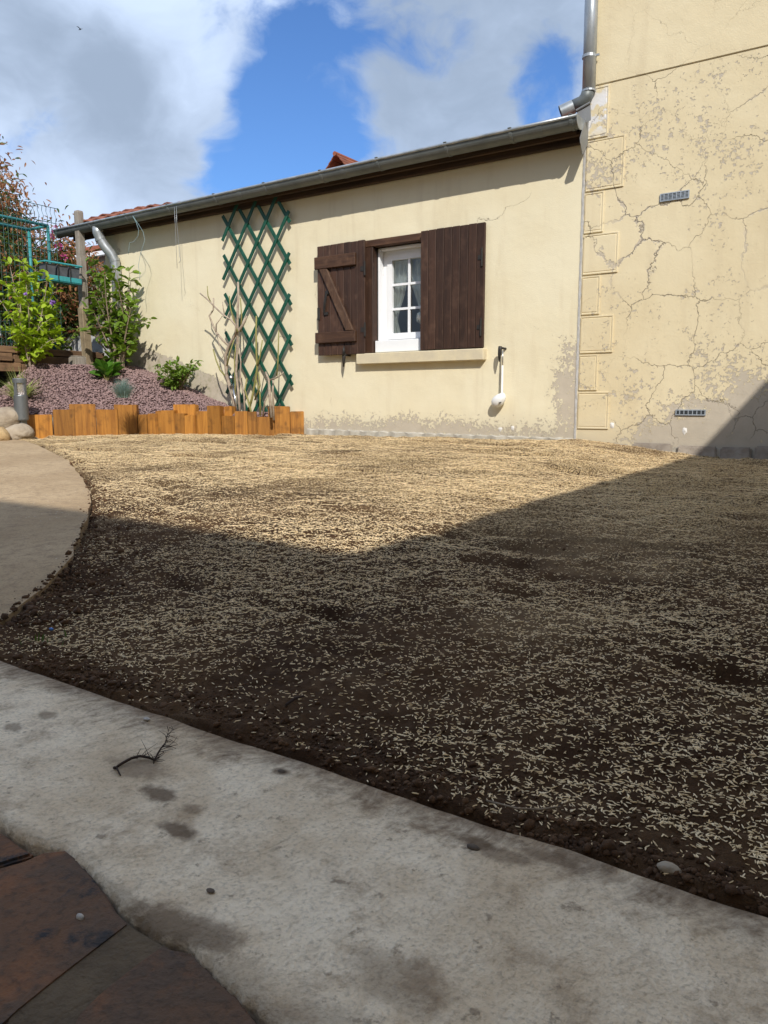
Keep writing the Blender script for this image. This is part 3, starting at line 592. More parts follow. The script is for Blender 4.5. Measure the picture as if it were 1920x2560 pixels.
simple('crack_dirt', (0.03, 0.022, 0.016), (0.02, 0.015, 0.011), 40, 0.95)
simple('clod', (0.120, 0.062, 0.028), (0.060, 0.030, 0.014), 18, 0.95, 0.9, 90, 0.006)
simple('far_ground', (0.10, 0.11, 0.05), (0.14, 0.11, 0.07), 0.5, 0.95)
simple('garden_soil', (0.075, 0.048, 0.03), (0.05, 0.034, 0.022), 9, 0.95, 0.9, 40, 0.02)
mb = MB(); mb.add([(-900, -900, -0.30), (900, -900, -0.30), (900, 900, -0.30), (-900, 900, -0.30)], [(0, 1, 2, 3)]); struct('ground', mb, 'far_ground')

PATH = [(-8.4, 4.05), (-7.2, 4.02), (-6.54, 3.92), (-5.80, 3.60), (-5.08, 3.25), (-4.4, 2.92), (-3.81, 2.58), (-3.3, 2.28), (-2.89, 2.02), (-2.55, 1.78), (-2.29, 1.58), (-2.04, 1.38), (-1.84, 1.22), (-1.70, 1.08), (-1.61, .99), (-1.53, .89), (-1.45, .81), (-1.42, .755), (-1.60, .725), (-2.2, .715), (-8.4, .71)]
def poly_sd(px, py, poly):                              # signed distance, negative inside
    px = np.asarray(px, float); py = np.asarray(py, float); dmin = np.full(px.shape, 1e9); ins = np.zeros(px.shape, bool); k = len(poly)
    for i in range(k):
        ax, ay = poly[i]; bx, by = poly[(i+1) % k]; ex, ey = bx-ax, by-ay
        h = np.clip(((px-ax)*ex+(py-ay)*ey)/(ex*ex+ey*ey), 0, 1)
        dmin = np.minimum(dmin, np.hypot(px-ax-h*ex, py-ay-h*ey))
        c = ((ay > py) != (by > py)); xx = ex*(py-ay)/(ey if abs(ey) > 1e-12 else 1e-12)+ax; ins ^= c & (px < xx)
    return np.where(ins, -dmin, dmin)
def soil_h(x, y):
    x = np.asarray(x, float); y = np.asarray(y, float)
    h = 0.024*(fbm(x, y, 1.1, 3, 3)-0.5) + 0.022*(fbm(x*0.7, y*1.6, 3.1, 4, 11)-0.5) + 0.020*(fbm(x, y, 16, 3, 21)-0.5) + 0.010*(fbm(x, y, 60, 2, 31)-0.5)
    tr = fbm(x*0.45+0.2*y, y*1.1, 3.6, 3, 77); h -= 0.026*np.clip((tr-0.62)/0.09, 0, 1)**2     # heel and rake hollows
    e = np.clip((0.80-y)/0.12, 0, 1); h += e*(0.010+0.030*(fbm(x, y, 24, 3, 41)-0.45))
    sd = poly_sd(x, y, PATH)+0.05*(fbm(x, y, 9, 3, 51)-0.5)
    h = h - 0.055*np.clip((0.02-sd)/0.05, 0, 1) + 0.014*np.clip(1-np.abs(sd-0.05)/0.07, 0, 1)*(fbm(x, y, 20, 2, 61))
    return gz(x, y)+0.006+h-0.06*np.clip((0.676-y)/0.016, 0, 1)
xs = np.concatenate([np.linspace(-7.3, -2.0, 230, endpoint=False), np.linspace(-2.0, 0.3, 370, endpoint=False), np.linspace(0.3, 1.75, 50)])
ys = np.concatenate([np.linspace(0.645, 1.6, 180, endpoint=False), np.linspace(1.6, 5.735, 230)])
X, Y = np.meshgrid(xs, ys); Z = soil_h(X, Y)
idx = np.arange(X.size).reshape(X.shape)
F = np.stack([idx[:-1, :-1], idx[:-1, 1:], idx[1:, 1:], idx[1:, :-1]], -1).reshape(-1, 4)
tag(link('soil', fast_mesh('soil', np.stack([X, Y, Z], -1).reshape(-1, 3), F, 'soil')), kind='structure')

# concrete path on the left
def fine(poly, step=0.12, jit=0.0, seed=0):
    out = []; rr = random.Random(seed)
    for i in range(len(poly)):
        a = Vector(poly[i]); b2 = Vector(poly[(i+1) % len(poly)]); k = max(1, int((b2-a).length/step))
        for j in range(k):
            q = a.lerp(b2, j/k); out.append((q.x+rr.uniform(-jit, jit), q.y+rr.uniform(-jit, jit)))
    return out
pp = fine(PATH, 0.10, 0.006, 4); mb = MB(); k = len(pp)
mb.add([(x, y, float(gz(x, y))+0.014) for x, y in pp]+[(x, y, float(gz(x, y))-0.05) for x, y in pp], [tuple(range(k))]+[(i, (i+1) % k, k+(i+1) % k, k+i) for i in range(k)])
struct('garden_path', mb, 'path_concrete')

# concrete kerb strip along the soil
FE = [(-400, 2000), (-150, 2040), (0, 2088), (60, 2128), (100, 2152), (160, 2157), (220, 2202), (262, 2256), (300, 2312), (340, 2347), (370, 2377), (430, 2402), (480, 2412), (540, 2472), (600, 2532), (680, 2600), (780, 2690), (1000, 2850), (1500, 3000)]
FEW = [at_g(*q) for q in FE]; fex = [q.x for q in FEW]; fey = [q.y for q in FEW]
cx = np.concatenate([np.linspace(-4.0, -1.0, 90, endpoint=False), np.linspace(-1.0, 0.1, 330, endpoint=False), np.linspace(0.1, 1.75, 40)]); nv = 22
y0 = np.interp(cx, fex, fey) + 0.015*(fbm(cx, cx*0, 42, 5, 5, 0.75)-0.5); y1 = 0.668 + 0.010*(fbm(cx, cx*0, 9, 3, 8)-0.5)
V = [np.stack([cx, y0+0.002, gz(cx, y0)-0.03], -1), np.stack([cx, y0, gz(cx, y0)+0.010], -1)]
for j in range(nv+1):
    u = j/nv; yy = y0+0.004+(y1-y0-0.010)*u
    V.append(np.stack([cx, yy, gz(cx, yy)+0.017+0.006*(fbm(cx, yy, 8, 3, 9)-0.5)], -1))
V += [np.stack([cx, y1, gz(cx, y1)+0.010], -1), np.stack([cx, y1, gz(cx, y1)-0.03], -1)]
nr_ = len(V); V = np.concatenate(V); idx = np.arange(len(V)).reshape(nr_, -1)
F = np.stack([idx[:-1, :-1], idx[:-1, 1:], idx[1:, 1:], idx[1:, :-1]], -1).reshape(-1, 4)
tag(link('concrete_kerb', fast_mesh('concrete_kerb', V, F, 'concrete')), kind='structure')

# flagstone paving by the camera
pave = MB(); pave.add([(-4, -3.2, -0.09), (1.75, -3.2, -0.09), (1.75, 0.46, -0.016), (-4, 0.50, -0.016)], [(0, 1, 2, 3)]); paving = struct('stone_paving', pave, 'crack_dirt')
def slab(name, pix, mat, top, jit, seed, bev):
    P0 = [(v.x, v.y) for v in (at_g(*q) for q in pix)]; P1 = fine(P0, 0.018, jit, seed)
    mb = MB(); mb.prism([(x, y, float(gz(x, y))-0.022) for x, y in P1], (0, 0, 0.022+top)); return part(name, mb, mat, paving, bevel=bev, seg=2)
slab('flagstone', [(-260, 2330), (0, 2203), (60, 2185), (112, 2160), (168, 2158), (219, 2203), (262, 2261), (299, 2315), (329, 2346), (250, 2412), (150, 2490), (50, 2568), (-60, 2680), (-400, 2700)], 'flagstone', 0.0135, 0.0016, 1, 0.0025)
slab('flagstone', [(404, 2396), (439, 2407), (480, 2417), (539, 2477), (599, 2537), (700, 2660), (760, 2760), (500, 2900), (100, 2760), (190, 2578), (296, 2478)], 'flagstone', 0.013, 0.0016, 2, 0.0025)
slab('flagstone', [(-300, 2060), (0, 2102), (55, 2138), (88, 2160), (40, 2174), (0, 2186), (-300, 2300)], 'flagstone', 0.011, 0.0012, 3, 0.003)
slab('flagstone', [(-450, 2740), (-80, 2720), (20, 2640), (60, 2800), (-100, 3000), (-500, 3000)], 'flagstone', 0.006, 0.0012, 5, 0.003)
slab('mortar_joint', [(306, 2330), (349, 2355), (387, 2382), (420, 2404), (312, 2490), (206, 2590), (112, 2775), (0, 2640), (36, 2556), (136, 2478), (236, 2400)], 'mortar', 0.0120, 0.002, 6, 0.002)
for i in range(7):                                     # paving goes on beside and behind the camera
    x = -2.6+i*0.62; P0 = [(x, -2.6), (x+0.58, -2.62), (x+0.57, -0.55), (x+0.01, -0.5)]
    for (ya, yb) in ((-2.6, -1.9), (-1.86, -1.2), (-1.16, -0.5)):
        mb = MB(); mb.prism([(x+random.uniform(0, .03), ya, -0.08), (x+0.56, ya, -0.08), (x+0.55+random.uniform(0, .02), yb, -0.08), (x+0.02, yb, -0.08)], (0, 0, 0.072)); part('flagstone', mb, 'flagstone', paving, bevel=0.006)

# grass seed: hundreds of thousands, one scattered object
SD_AREA = (-7.1, 1.7, 0.655, 5.66); N_TRY = 1400000
sx = RNG.uniform(SD_AREA[0], SD_AREA[1], N_TRY); sy = RNG.uniform(SD_AREA[2], SD_AREA[3], N_TRY)
dn = 0.22+1.1*np.clip((fbm(sx, sy, 2.6, 4, 91)-0.32)/0.36, 0, 1); dn *= np.clip((sy-0.66)/0.12, 0.10, 1)
keep = RNG.random(N_TRY) < dn*0.86
sdp = poly_sd(sx[keep], sy[keep], PATH)
sx = sx[keep]; sy = sy[keep]; k2 = RNG.random(len(sx)) < np.clip((sdp+0.01)/0.08, 0.0, 1.0)
sx = sx[k2]; sy = sy[k2]
sz = soil_h(sx, sy)+0.0012
rot = np.stack([RNG.uniform(-0.5, 0.5, len(sx)), RNG.normal(0, 0.16, len(sx)), RNG.uniform(0, 2*math.pi, len(sx))], -1); scl = np.clip(RNG.normal(1.0, 0.24, len(sx)), 0.4, 1.7)
def scatter(name, pos, rot, scl, mat, dims, kind='stuff'):
    me = bpy.data.meshes.new(name); me.vertices.add(len(pos)); me.vertices.foreach_set('co', np.asarray(pos, np.float32).ravel())
    a = me.attributes.new('rot', 'FLOAT_VECTOR', 'POINT'); a.data.foreach_set('vector', np.asarray(rot, np.float32).ravel())
    a = me.attributes.new('scl', 'FLOAT', 'POINT'); a.data.foreach_set('value', np.asarray(scl, np.float32))
    me.materials.append(MATS[mat])
    o = tag(link(name, me), kind=kind)
    g = bpy.data.node_groups.new(name, 'GeometryNodeTree'); g.interface.new_socket('Geometry', in_out='INPUT', socket_type='NodeSocketGeometry'); g.interface.new_socket('Geometry', in_out='OUTPUT', socket_type='NodeSocketGeometry')
    N = g.nodes; L = g.links; gi = N.new('NodeGroupInput'); go = N.new('NodeGroupOutput')
    ico = N.new('GeometryNodeMeshIcoSphere'); ico.inputs['Radius'].default_value = 0.5; ico.inputs['Subdivisions'].default_value = 1
    tf = N.new('GeometryNodeTransform'); tf.inputs['Scale'].default_value = dims
    sm = N.new('GeometryNodeSetMaterial'); sm.inputs['Material'].default_value = MATS[mat]
    ip = N.new('GeometryNodeInstanceOnPoints')
    r = N.new('GeometryNodeInputNamedAttribute'); r.data_type = 'FLOAT_VECTOR'; r.inputs['Name'].default_value = 'rot'
    er = N.new('FunctionNodeEulerToRotation')
    s2 = N.new('GeometryNodeInputNamedAttribute'); s2.data_type = 'FLOAT'; s2.inputs['Name'].default_value = 'scl'
    L.new(ico.outputs['Mesh'], tf.inputs['Geometry']); L.new(tf.outputs[0], sm.inputs['Geometry']); L.new(gi.outputs[0], ip.inputs['Points']); L.new(sm.outputs[0], ip.inputs['Instance'])
    L.new(r.outputs['Attribute'], er.inputs[0]); L.new(er.outputs[0], ip.inputs['Rotation']); L.new(s2.outputs['Attribute'], ip.inputs['Scale']); L.new(ip.outputs[0], go.inputs[0])
    md = o.modifiers.new('scatter', 'NODES'); md.node_group = g
    return o
o = scatter('grass_seed', np.stack([sx, sy, sz], -1), rot, scl, 'seed', (0.0069, 0.0015, 0.0012)); tag(o, 'pale straw coloured grass seed strewn thickly over the dark soil', 'seed')
# soil clods, thick along the kerb and the path edge
def ico_verts(sub):
    bm = bmesh.new(); bmesh.ops.create_icosphere(bm, subdivisions=sub, radius=1.0); v = np.array([a.co[:] for a in bm.verts]); f = np.array([[q.index for q in a.verts] for a in bm.faces]); bm.free(); return v, f
IV, IF = ico_verts(1); IV2, IF2 = ico_verts(2)
def lumps(name, pts, rad, mat, squash=(0.6, 0.9), base=(IV, IF), rough=0.28):
    iv, jf = base; n = len(pts); V = np.repeat(iv[None], n, 0)*(1+RNG.uniform(-rough, rough, (n, len(iv), 1)))
    V *= np.stack([np.ones(n), RNG.uniform(0.6, 1.0, n), RNG.uniform(*squash, n)], -1)[:, None, :]
    a = RNG.uniform(0, 2*math.pi, n); c, s = np.cos(a)[:, None], np.sin(a)[:, None]
    tl_ = RNG.uniform(-0.5, 0.5, n); ct, st = np.cos(tl_)[:, None], np.sin(tl_)[:, None]
    y = V[..., 1]*ct-V[..., 2]*st; z = V[..., 1]*st+V[..., 2]*ct; x = V[..., 0]
    W = np.stack([x*c-y*s, x*s+y*c, z], -1)*np.asarray(rad)[:, None, None]+np.asarray(pts)[:, None, :]
    F = (jf[None]+(np.arange(n)*len(iv))[:, None, None]).reshape(-1, 3)
    return fast_mesh(name, W.reshape(-1, 3), F, mat)
n = 15000; cxx = RNG.uniform(-1.6, 1.0, n); cyy = 0.670+np.abs(RNG.normal(0, 0.060, n)); cr_ = np.clip(RNG.lognormal(-6.5, 0.55, n), 0.0009, 0.0065)*np.clip(1.3-(cyy-0.67)*3, .5, 1.3)
k3 = RNG.random(n) < np.clip((fbm(cxx, cyy, 9, 3, 13)-0.36)*4, 0.08, 1); cxx, cyy, cr_ = cxx[k3], cyy[k3], cr_[k3]
n = 2600; tq = RNG.uniform(0, 1, n); pe = np.array(PATH[1:18]); seg = np.linspace(0, 1, len(pe)); ex = np.interp(tq**0.5, seg, pe[:, 0]); ey = np.interp(tq**0.5, seg, pe[:, 1]); off = RNG.normal(0.03, 0.07, n); off = np.where((off < -0.01) & (RNG.random(n) < 0.98), -off, off)
ex2, ey2 = ex+off*0.6, ey+off*0.8; er_ = np.clip(RNG.lognormal(-6.1, 0.6, n), 0.0012, 0.010)
n = 2600; rx = RNG.uniform(-5, 1, n); ry = 0.75+4.6*RNG.random(n)**1.5; rr_ = np.clip(RNG.lognormal(-6.3, 0.5, n), 0.0012, 0.0065)
k4 = poly_sd(rx, ry, PATH) > 0.05; rx, ry, rr_ = rx[k4], ry[k4], rr_[k4]
ax_ = np.concatenate([cxx, ex2, rx]); ay_ = np.concatenate([cyy, ey2, ry]); ar_ = np.concatenate([cr_, er_, rr_])
tag(link('soil_clods', lumps('soil_clods', np.stack([ax_, ay_, np.where(poly_sd(ax_, ay_, PATH) < 0.004, gz(ax_, ay_)+0.014, np.maximum(soil_h(ax_, ay_), gz(ax_, ay_)+0.004))+ar_*0.25], -1), ar_, 'clod', rough=0.38)), 'dark crumbly soil clods along the edges of the seeded ground', 'soil', kind='stuff')

# ------------------------------------------------------------------ planting bed
simple('gravel', (0.37, 0.25, 0.235), (0.135, 0.085, 0.083), 62, 0.9, 0.6, 140, 0.004)
simple('gravel_under', (0.14, 0.085, 0.08), (0.085, 0.05, 0.05), 60, 0.95, 0.9, 60, 0.02)
EDGE_PX = [(62, 1097), (115, 1094), (190, 1092), (240, 1090), (350, 1088), (480, 1088), (600, 1089), (690, 1087), (765, 1085)]
EW = [at_g(*q) for q in EDGE_PX]; epx = [q[0] for q in EDGE_PX]
EDGE = [(v.x, v.y) for v in EW]; EDGE[-1] = (-4.755, 5.685)
BED = EDGE + [(-4.76, 5.72), (-7.66, 5.72), (-7.66, 3.60), (-7.3, 3.85)]
def edge_dist(x, y):
    x = np.asarray(x, float); y = np.asarray(y, float); dm = np.full(x.shape, 1e9); E2 = [(-8.5, 3.85), (-7.3, 3.95)]+EDGE
    for (ax, ay), (bx, by) in zip(E2[:-1], E2[1:]):
        ex, ey = bx-ax, by-ay; h = np.clip(((x-ax)*ex+(y-ay)*ey)/(ex*ex+ey*ey), 0, 1); dm = np.minimum(dm, np.hypot(x-ax-h*ex, y-ay-h*ey))
    return dm
def bed_z(x, y):
    x = np.asarray(x, float); y = np.asarray(y, float); f = np.clip(0.40+0.31*(-5.66-x), 0.36, 0.86)
    return 0.31 + np.minimum(f-0.31, 0.02+0.72*np.maximum(edge_dist(x, y)-0.08, 0)) + 0.03*(fbm(x, y, 4, 3, 15)-0.5)
def at_bed(px, py):                                     # photo pixel -> point on the sloping bed
    d_ = ray(px, py); t_ = 4.5
    while t_ < 14:
        q = _c + d_*t_
        if -7.7 < q[0] < -4.7 and q[1] < 5.72 and q[1] > 3.9 and q[2] < float(bed_z(q[0], q[1])): break
        t_ += 0.01
    q[1] = min(q[1], 5.60); return Vector((q[0], q[1], float(bed_z(q[0], q[1]))-0.01))
bx, by = np.meshgrid(np.linspace(-7.68, -4.72, 120), np.linspace(3.55, 5.72, 90))
sd = poly_sd(bx, by, BED); bz = np.where(sd < 0, bed_z(bx, by), bed_z(bx, by)-np.minimum(6*sd, 0.5))
idx = np.arange(bx.size).reshape(bx.shape); F = np.stack([idx[:-1, :-1], idx[:-1, 1:], idx[1:, 1:], idx[1:, :-1]], -1).reshape(-1, 4)
cellin = ((sd[:-1, :-1] < -0.05) & (sd[1:, 1:] < -0.05) & (sd[1:, :-1] < -0.05) & (sd[:-1, 1:] < -0.05)).ravel() | ((by[:-1, :-1] > 5.60) & (bx[:-1, :-1] > -7.6) & (sd[:-1, :-1] < 0.02) & (edge_dist(bx[:-1, :-1], by[:-1, :-1]) > 0.07)).ravel()
tag(link('gravel_bed', fast_mesh('gravel_bed', np.stack([bx, by, bz-0.012], -1).reshape(-1, 3), F[cellin], 'gravel_under')), kind='structure')
n = 34000; gx = RNG.uniform(-7.66, -4.74, n); gy = RNG.uniform(3.6, 5.69, n); k5 = (poly_sd(gx, gy, BED) < -0.005) & (edge_dist(gx, gy) > 0.075); gx, gy = gx[k5], gy[k5]
tag(link('gravel', lumps('gravel', np.stack([gx, gy, bed_z(gx, gy)+RNG.uniform(-.006, .006, len(gx))], -1), RNG.uniform(0.007, 0.016, len(gx)), 'gravel', (0.5, 0.9))), 'mauve crushed volcanic gravel covering the sloping planting bed', 'gravel', kind='stuff')
# stained timber edging, each block its own piece
edging = thing('timber_edging', 'curved row of orange stained timber blocks of uneven height edging the gravel bed', 'edging', (-6.0, 5.0, 0.14))
BL = [(60, 134, 1037, 0), (134, 190, 1024, 0), (174, 205, 1011, 1), (190, 243, 1011, 0), (243, 297, 1024, 0), (281, 300, 1012, 1), (297, 345, 1012, 0), (345, 369, 1036, 0), (369, 395, 1034, 0), (380, 400, 1028, 1), (395, 438, 1026, 0), (426, 482, 1012, 1), (438, 463, 1034, 0), (463, 490, 1038, 0), (490, 521, 1028, 0), (521, 555, 1015, 0), (553, 572, 1016, 1), (555, 588, 1040, 0), (588, 620, 1028, 0), (620, 643, 1029, 0), (643, 687, 1042, 0), (671, 690, 1015, 1), (687, 728, 1016, 0), (728, 769, 1028, 0)]
for a, b2, top, back in BL:
    bya = np.interp(a, epx, [q[1] for q in EDGE_PX]); byb = np.interp(b2, epx, [q[1] for q in EDGE_PX])
    pa = Vector((np.interp(a, epx, [q[0] for q in EDGE]), np.interp(a, epx, [q[1] for q in EDGE]), 0)); pb = Vector((np.interp(b2, epx, [q[0] for q in EDGE]), np.interp(b2, epx, [q[1] for q in EDGE]), 0))
    mid_ = (pa+pb)/2; u = (pb-pa).normalized(); nn = Vector((u.y, -u.x, 0))
    if nn.dot(Vector((0, 0, 0))-mid_) < 0: nn = -nn
    dep = (mid_-Vector((0, 0, 0))).dot(Vector((_f[0], _f[1], 0)).normalized())
    zt = CAM_H + (1010.5-top)/FP*dep
    off = nn*random.uniform(-0.012, 0.012) - nn*(0.075 if back else 0)
    th = random.uniform(0.07, 0.085); g_ = u*0.0018
    q = [pa+g_+off, pb-g_+off, pb-g_+off-nn*th, pa+g_+off-nn*th]
    mb = MB(); lean = nn*random.uniform(-0.006, 0.012)
    mb.add([(v.x, v.y, 0.02) for v in q]+[(v.x+lean.x, v.y+lean.y, zt+random.uniform(-.003, .003)) for v in q], [(0, 3, 2, 1), (4, 5, 6, 7), (0, 1, 5, 4), (1, 2, 6, 5), (2, 3, 7, 6), (3, 0, 4, 7)])
    part('timber_block', mb, 'oak_stained', edging, bevel=0.0045, seg=2)

# ------------------------------------------------------------------ things on the wall
trel = thing('trellis', 'green painted diamond lattice trellis leaning against the cream wall behind bare stems', 'trellis', (-5.3, WY-0.05, 0.34))
TX0, TX1, TZ0, TZ1, SLO = -5.70, -4.90, 0.30, 2.36, 1.482; SP = 0.372
def slats(sign, yy):
    for k in range(-12, 20):
        # line z = z_ref + sign*SLO*(x-TX1)
        zr = 2.165 - SP*k if sign < 0 else 2.165 - SP*k
        x0, x1 = TX0, TX1
        pts = []
        for x in (x0, x1): pts.append((x, zr+sign*SLO*(x-TX1)))
        (xa, za), (xb, zb) = pts
        def clip(xa, za, xb, zb):
            for lim, s in ((TZ0, 1), (TZ1, -1)):
                if s*(za-lim) < 0 and s*(zb-lim) < 0: return None
                if s*(za-lim) < 0: xa = xa+(xb-xa)*(lim-za)/(zb-za); za = lim
                elif s*(zb-lim) < 0: xb = xa+(xb-xa)*(lim-za)/(zb-za); zb = lim
            return xa, za, xb, zb
        c = clip(xa, za, xb, zb)
        if c is None or abs(c[2]-c[0]) < 0.06: continue
        xa, za, xb, zb = c; L = math.hypot(xb-xa, zb-za); ux, uz = (xb-xa)/L, (zb-za)/L; ex = 0.06
        xa -= ux*ex; za -= uz*ex; xb += ux*ex; zb += uz*ex; hw = 0.0175; nx, nz = -uz*hw, ux*hw
        j = random.uniform(-.004, .004)
        mb = MB(); mb.prism([(xa-nx+j, yy, za-nz), (xb-nx+j, yy, zb-nz), (xb+nx+j, yy, zb+nz), (xa+nx+j, yy, za+nz)], (0, 0.010, 0)); part('slat', mb, 'trellis_paint', trel, bevel=0.0015)
slats(1, WY-0.062); slats(-1, WY-0.0505)
simple('wire_metal', (0.45, 0.47, 0.47), (0.30, 0.31, 0.31), 30, 0.4, 0, metal=0.6)
simple('blue_wire', (0.20, 0.33, 0.36), (0.30, 0.38, 0.38), 30, 0.5, 0)
def wire(px, Y, mat, r, label):
    pts = [at_y(a, b2, Y if not isinstance(Y, list) else Y[i]) for i, (a, b2) in enumerate(px)]
    mb = MB(); mb.tube(pts, r, 6); return single('hanging_wire', mb, mat, tuple(pts[0]), label, 'wire', 'wires hanging from the gutter', smooth=True)
wire([(332, 540), (340, 555), (347, 575), (345, 590), (335, 604), (324, 607), (322, 622), (321, 636)], WY-0.27, 'blue_wire', 0.0022, 'bluish bent wire hanging from the gutter, ending in a sharp kink')
wire([(333, 541), (347, 562), (358, 580), (362, 600), (356, 620), (350, 640), (346, 665), (350, 690), (348, 700)], WY-0.265, 'blue_wire', 0.002, 'bluish curved wire hanging from the gutter beside the kinked one')
wire([(436, 517), (438, 560), (440, 610), (443, 671)], [WY-0.268, WY-0.27, WY-0.26, WY-0.25], 'wire_metal', 0.002, 'straight pale wire looped over the gutter')
wire([(441, 515), (442, 560), (447, 610), (449, 640), (452, 650), (447, 658)], [WY-0.268, WY-0.27, WY-0.26, WY-0.25, WY-0.25, WY-0.25], 'wire_metal', 0.002, 'pale wire looped over the gutter with a hooked lower end')
# golf club hung from the shutter stop
simple('club_white', (0.80, 0.80, 0.78), (0.74, 0.74, 0.72), 20, 0.25, 0)
simple('club_steel', (0.55, 0.55, 0.53), (0.42, 0.42, 0.40), 20, 0.3, 0, metal=0.7)
hc = at_y(1247, 998, WY-0.055); ht = at_y(1257, 880, WY-0.045); hn = at_y(1255, 985, WY-0.05)
club = thing('golf_club', 'white headed golf club hanging head down from the iron hook on the cream wall', 'golf club', tuple(hc))
mid_ = ht.lerp(hn, 0.32); mb = MB(); mb.tube([ht+Vector((0, 0, .012)), mid_], 0.0062, 8); part('shaft', mb, 'club_steel', club, smooth=True)
mb = MB(); mb.tube([mid_, hn, hn+Vector((-.002, 0, -.012))], [0.0075, 0.0078, 0.014], 8); part('shaft_sleeve', mb, 'club_white', club, smooth=True)
iv, jf = ico_verts(3); mb = MB(); vs = []
for v in iv:
    s_ = 1.0+0.30*max(0, v[0])*max(0, v[2]); q = Vector((v[0]*0.068*s_, v[1]*0.044, v[2]*0.047*(1-0.15*v[0])))
    q = Matrix.Rotation(R(-38), 3, 'Y') @ q; vs.append(hc+Vector((0.0, 0, -.008))+q)
mb.add(vs, [tuple(f) for f in jf]); part('club_head', mb, 'club_white', club, smooth=True)
mb = MB(); c = at_y(1250, 1006, WY-0.100); mb.box(c.x-.010, c.x+.008, c.y-.001, c.y+.010, c.z-.002, c.z+.002); mb.prism([(c.x+.004, c.y-.001, c.z+.004), (c.x+.008, c.y-.001, c.z+.004), (c.x-.002, c.y-.001, c.z-.010), (c.x-.006, c.y-.001, c.z-.010)], (0, 0.010, 0)); part('head_mark', mb, 'black_iron', club)

# ------------------------------------------------------------------ plants
def leaf_mat(name, ca, cb, tr, rough=0.42):
    m, t, b, p = material(name)
    r = t.node('ShaderNodeObjectInfo').outputs['Random']
    n = t.noise(p, 34, 2, 0.5); f = t.math('FRACT', t.math('ADD', t.math('MULTIPLY', r, 0.7), n))
    col = t.mix(f, ca, cb); setp(t, b, col, rough, spec=0.4)
    q = t.node('ShaderNodeBsdfTranslucent'); t.put(q.inputs[0], t.mix(1.0, col, tr, 'MULTIPLY'))
    mx = t.node('ShaderNodeMixShader'); mx.inputs[0].default_value = 0.38
    t.l.new(b.outputs[0], mx.inputs[1]); t.l.new(q.outputs[0], mx.inputs[2]); t.l.new(mx.outputs[0], t.n['Material Output'].inputs['Surface'])
leaf_mat('lime_leaf', (0.25, 0.38, 0.026), (0.43, 0.57, 0.045), (1.3, 1.25, 0.6))
leaf_mat('camellia_leaf', (0.085, 0.165, 0.022), (0.22, 0.33, 0.045), (1.2, 1.2, 0.6), 0.3)
leaf_mat('hosta_leaf', (0.055, 0.16, 0.022), (0.11, 0.24, 0.03), (1.2, 1.2, 0.5), 0.35)
leaf_mat('dark_leaf', (0.045, 0.085, 0.016), (0.10, 0.145, 0.026), (1.2, 1.2, 0.6))
leaf_mat('red_leaf', (0.34, 0.13, 0.075), (0.40, 0.22, 0.10), (1.3, 1.0, 0.8))
leaf_mat('shrub_leaf', (0.10, 0.19, 0.03), (0.21, 0.31, 0.05), (1.2, 1.2, 0.6))
leaf_mat('fescue', (0.155, 0.24, 0.205), (0.26, 0.36, 0.315), (1, 1, 1))
leaf_mat('variegated', (0.19, 0.28, 0.06), (0.46, 0.50, 0.20), (1.1, 1.1, 0.8))
leaf_mat('petal', (0.50, 0.05, 0.22), (0.62, 0.12, 0.34), (1.2, 0.9, 1.1))
leaf_mat('lilac_petal', (0.42, 0.25, 0.62), (0.55, 0.36, 0.72), (1.1, 1, 1.2))
simple('bark', (0.30, 0.235, 0.16), (0.17, 0.125, 0.085), 30, 0.9, 0.7, 80, 0.004)
simple('stem_pale', (0.42, 0.345, 0.265), (0.27, 0.21, 0.155), 26, 0.85, 0.6, 70, 0.004)
simple('stem_green', (0.20, 0.195, 0.055), (0.28, 0.25, 0.09), 20, 0.7, 0.4, 70, 0.003)
def leaf_shape(w=0.45, fold=0.12, curl=0.12):
    pr = [(0, 0), (0.22, 0.36), (0.5, 0.5), (0.78, 0.33), (1.0, 0.0)]
    V = [(0, 0, 0)]
    for u, h in pr[1:-1]: V += [(u, 0, -curl*u*u), (u, h*w*2, fold*h*2-curl*u*u), (u, -h*w*2, fold*h*2-curl*u*u)]
    V.append((1, 0, -curl))
    F = [(0, 1, 2), (0, 3, 1), (1, 4, 5, 2), (1, 3, 6, 4), (4, 7, 8, 5), (4, 6, 9, 7), (7, 10, 8), (7, 9, 10)]
    return V, F
LV, LF = leaf_shape(); LVn = np.array(LV)
def leaf_frame(pos, dirv, roll=None):
    x = Vector(dirv).normalized(); up = Vector((0, 0, 1)); s_ = up.cross(x)
    if s_.length < 0.05: s_ = Vector((1, 0, 0)).cross(x)
    s_.normalize(); n = x.cross(s_); a = random.gauss(0, 0.5) if roll is None else roll
    s2 = s_*math.cos(a)+n*math.sin(a); n2 = x.cross(s2); return x, s2, n2
LEAF_ME = {}
def leaf_mesh(mat, w):
    if (mat, w) not in LEAF_ME:
        V, F = leaf_shape(w); me = bpy.data.meshes.new('leaf'); me.from_pydata(V, [], F); me.materials.append(MATS[mat]); LEAF_ME[(mat, w)] = me
        me.polygons.foreach_set('use_smooth', [True]*len(me.polygons))
    return LEAF_ME[(mat, w)]
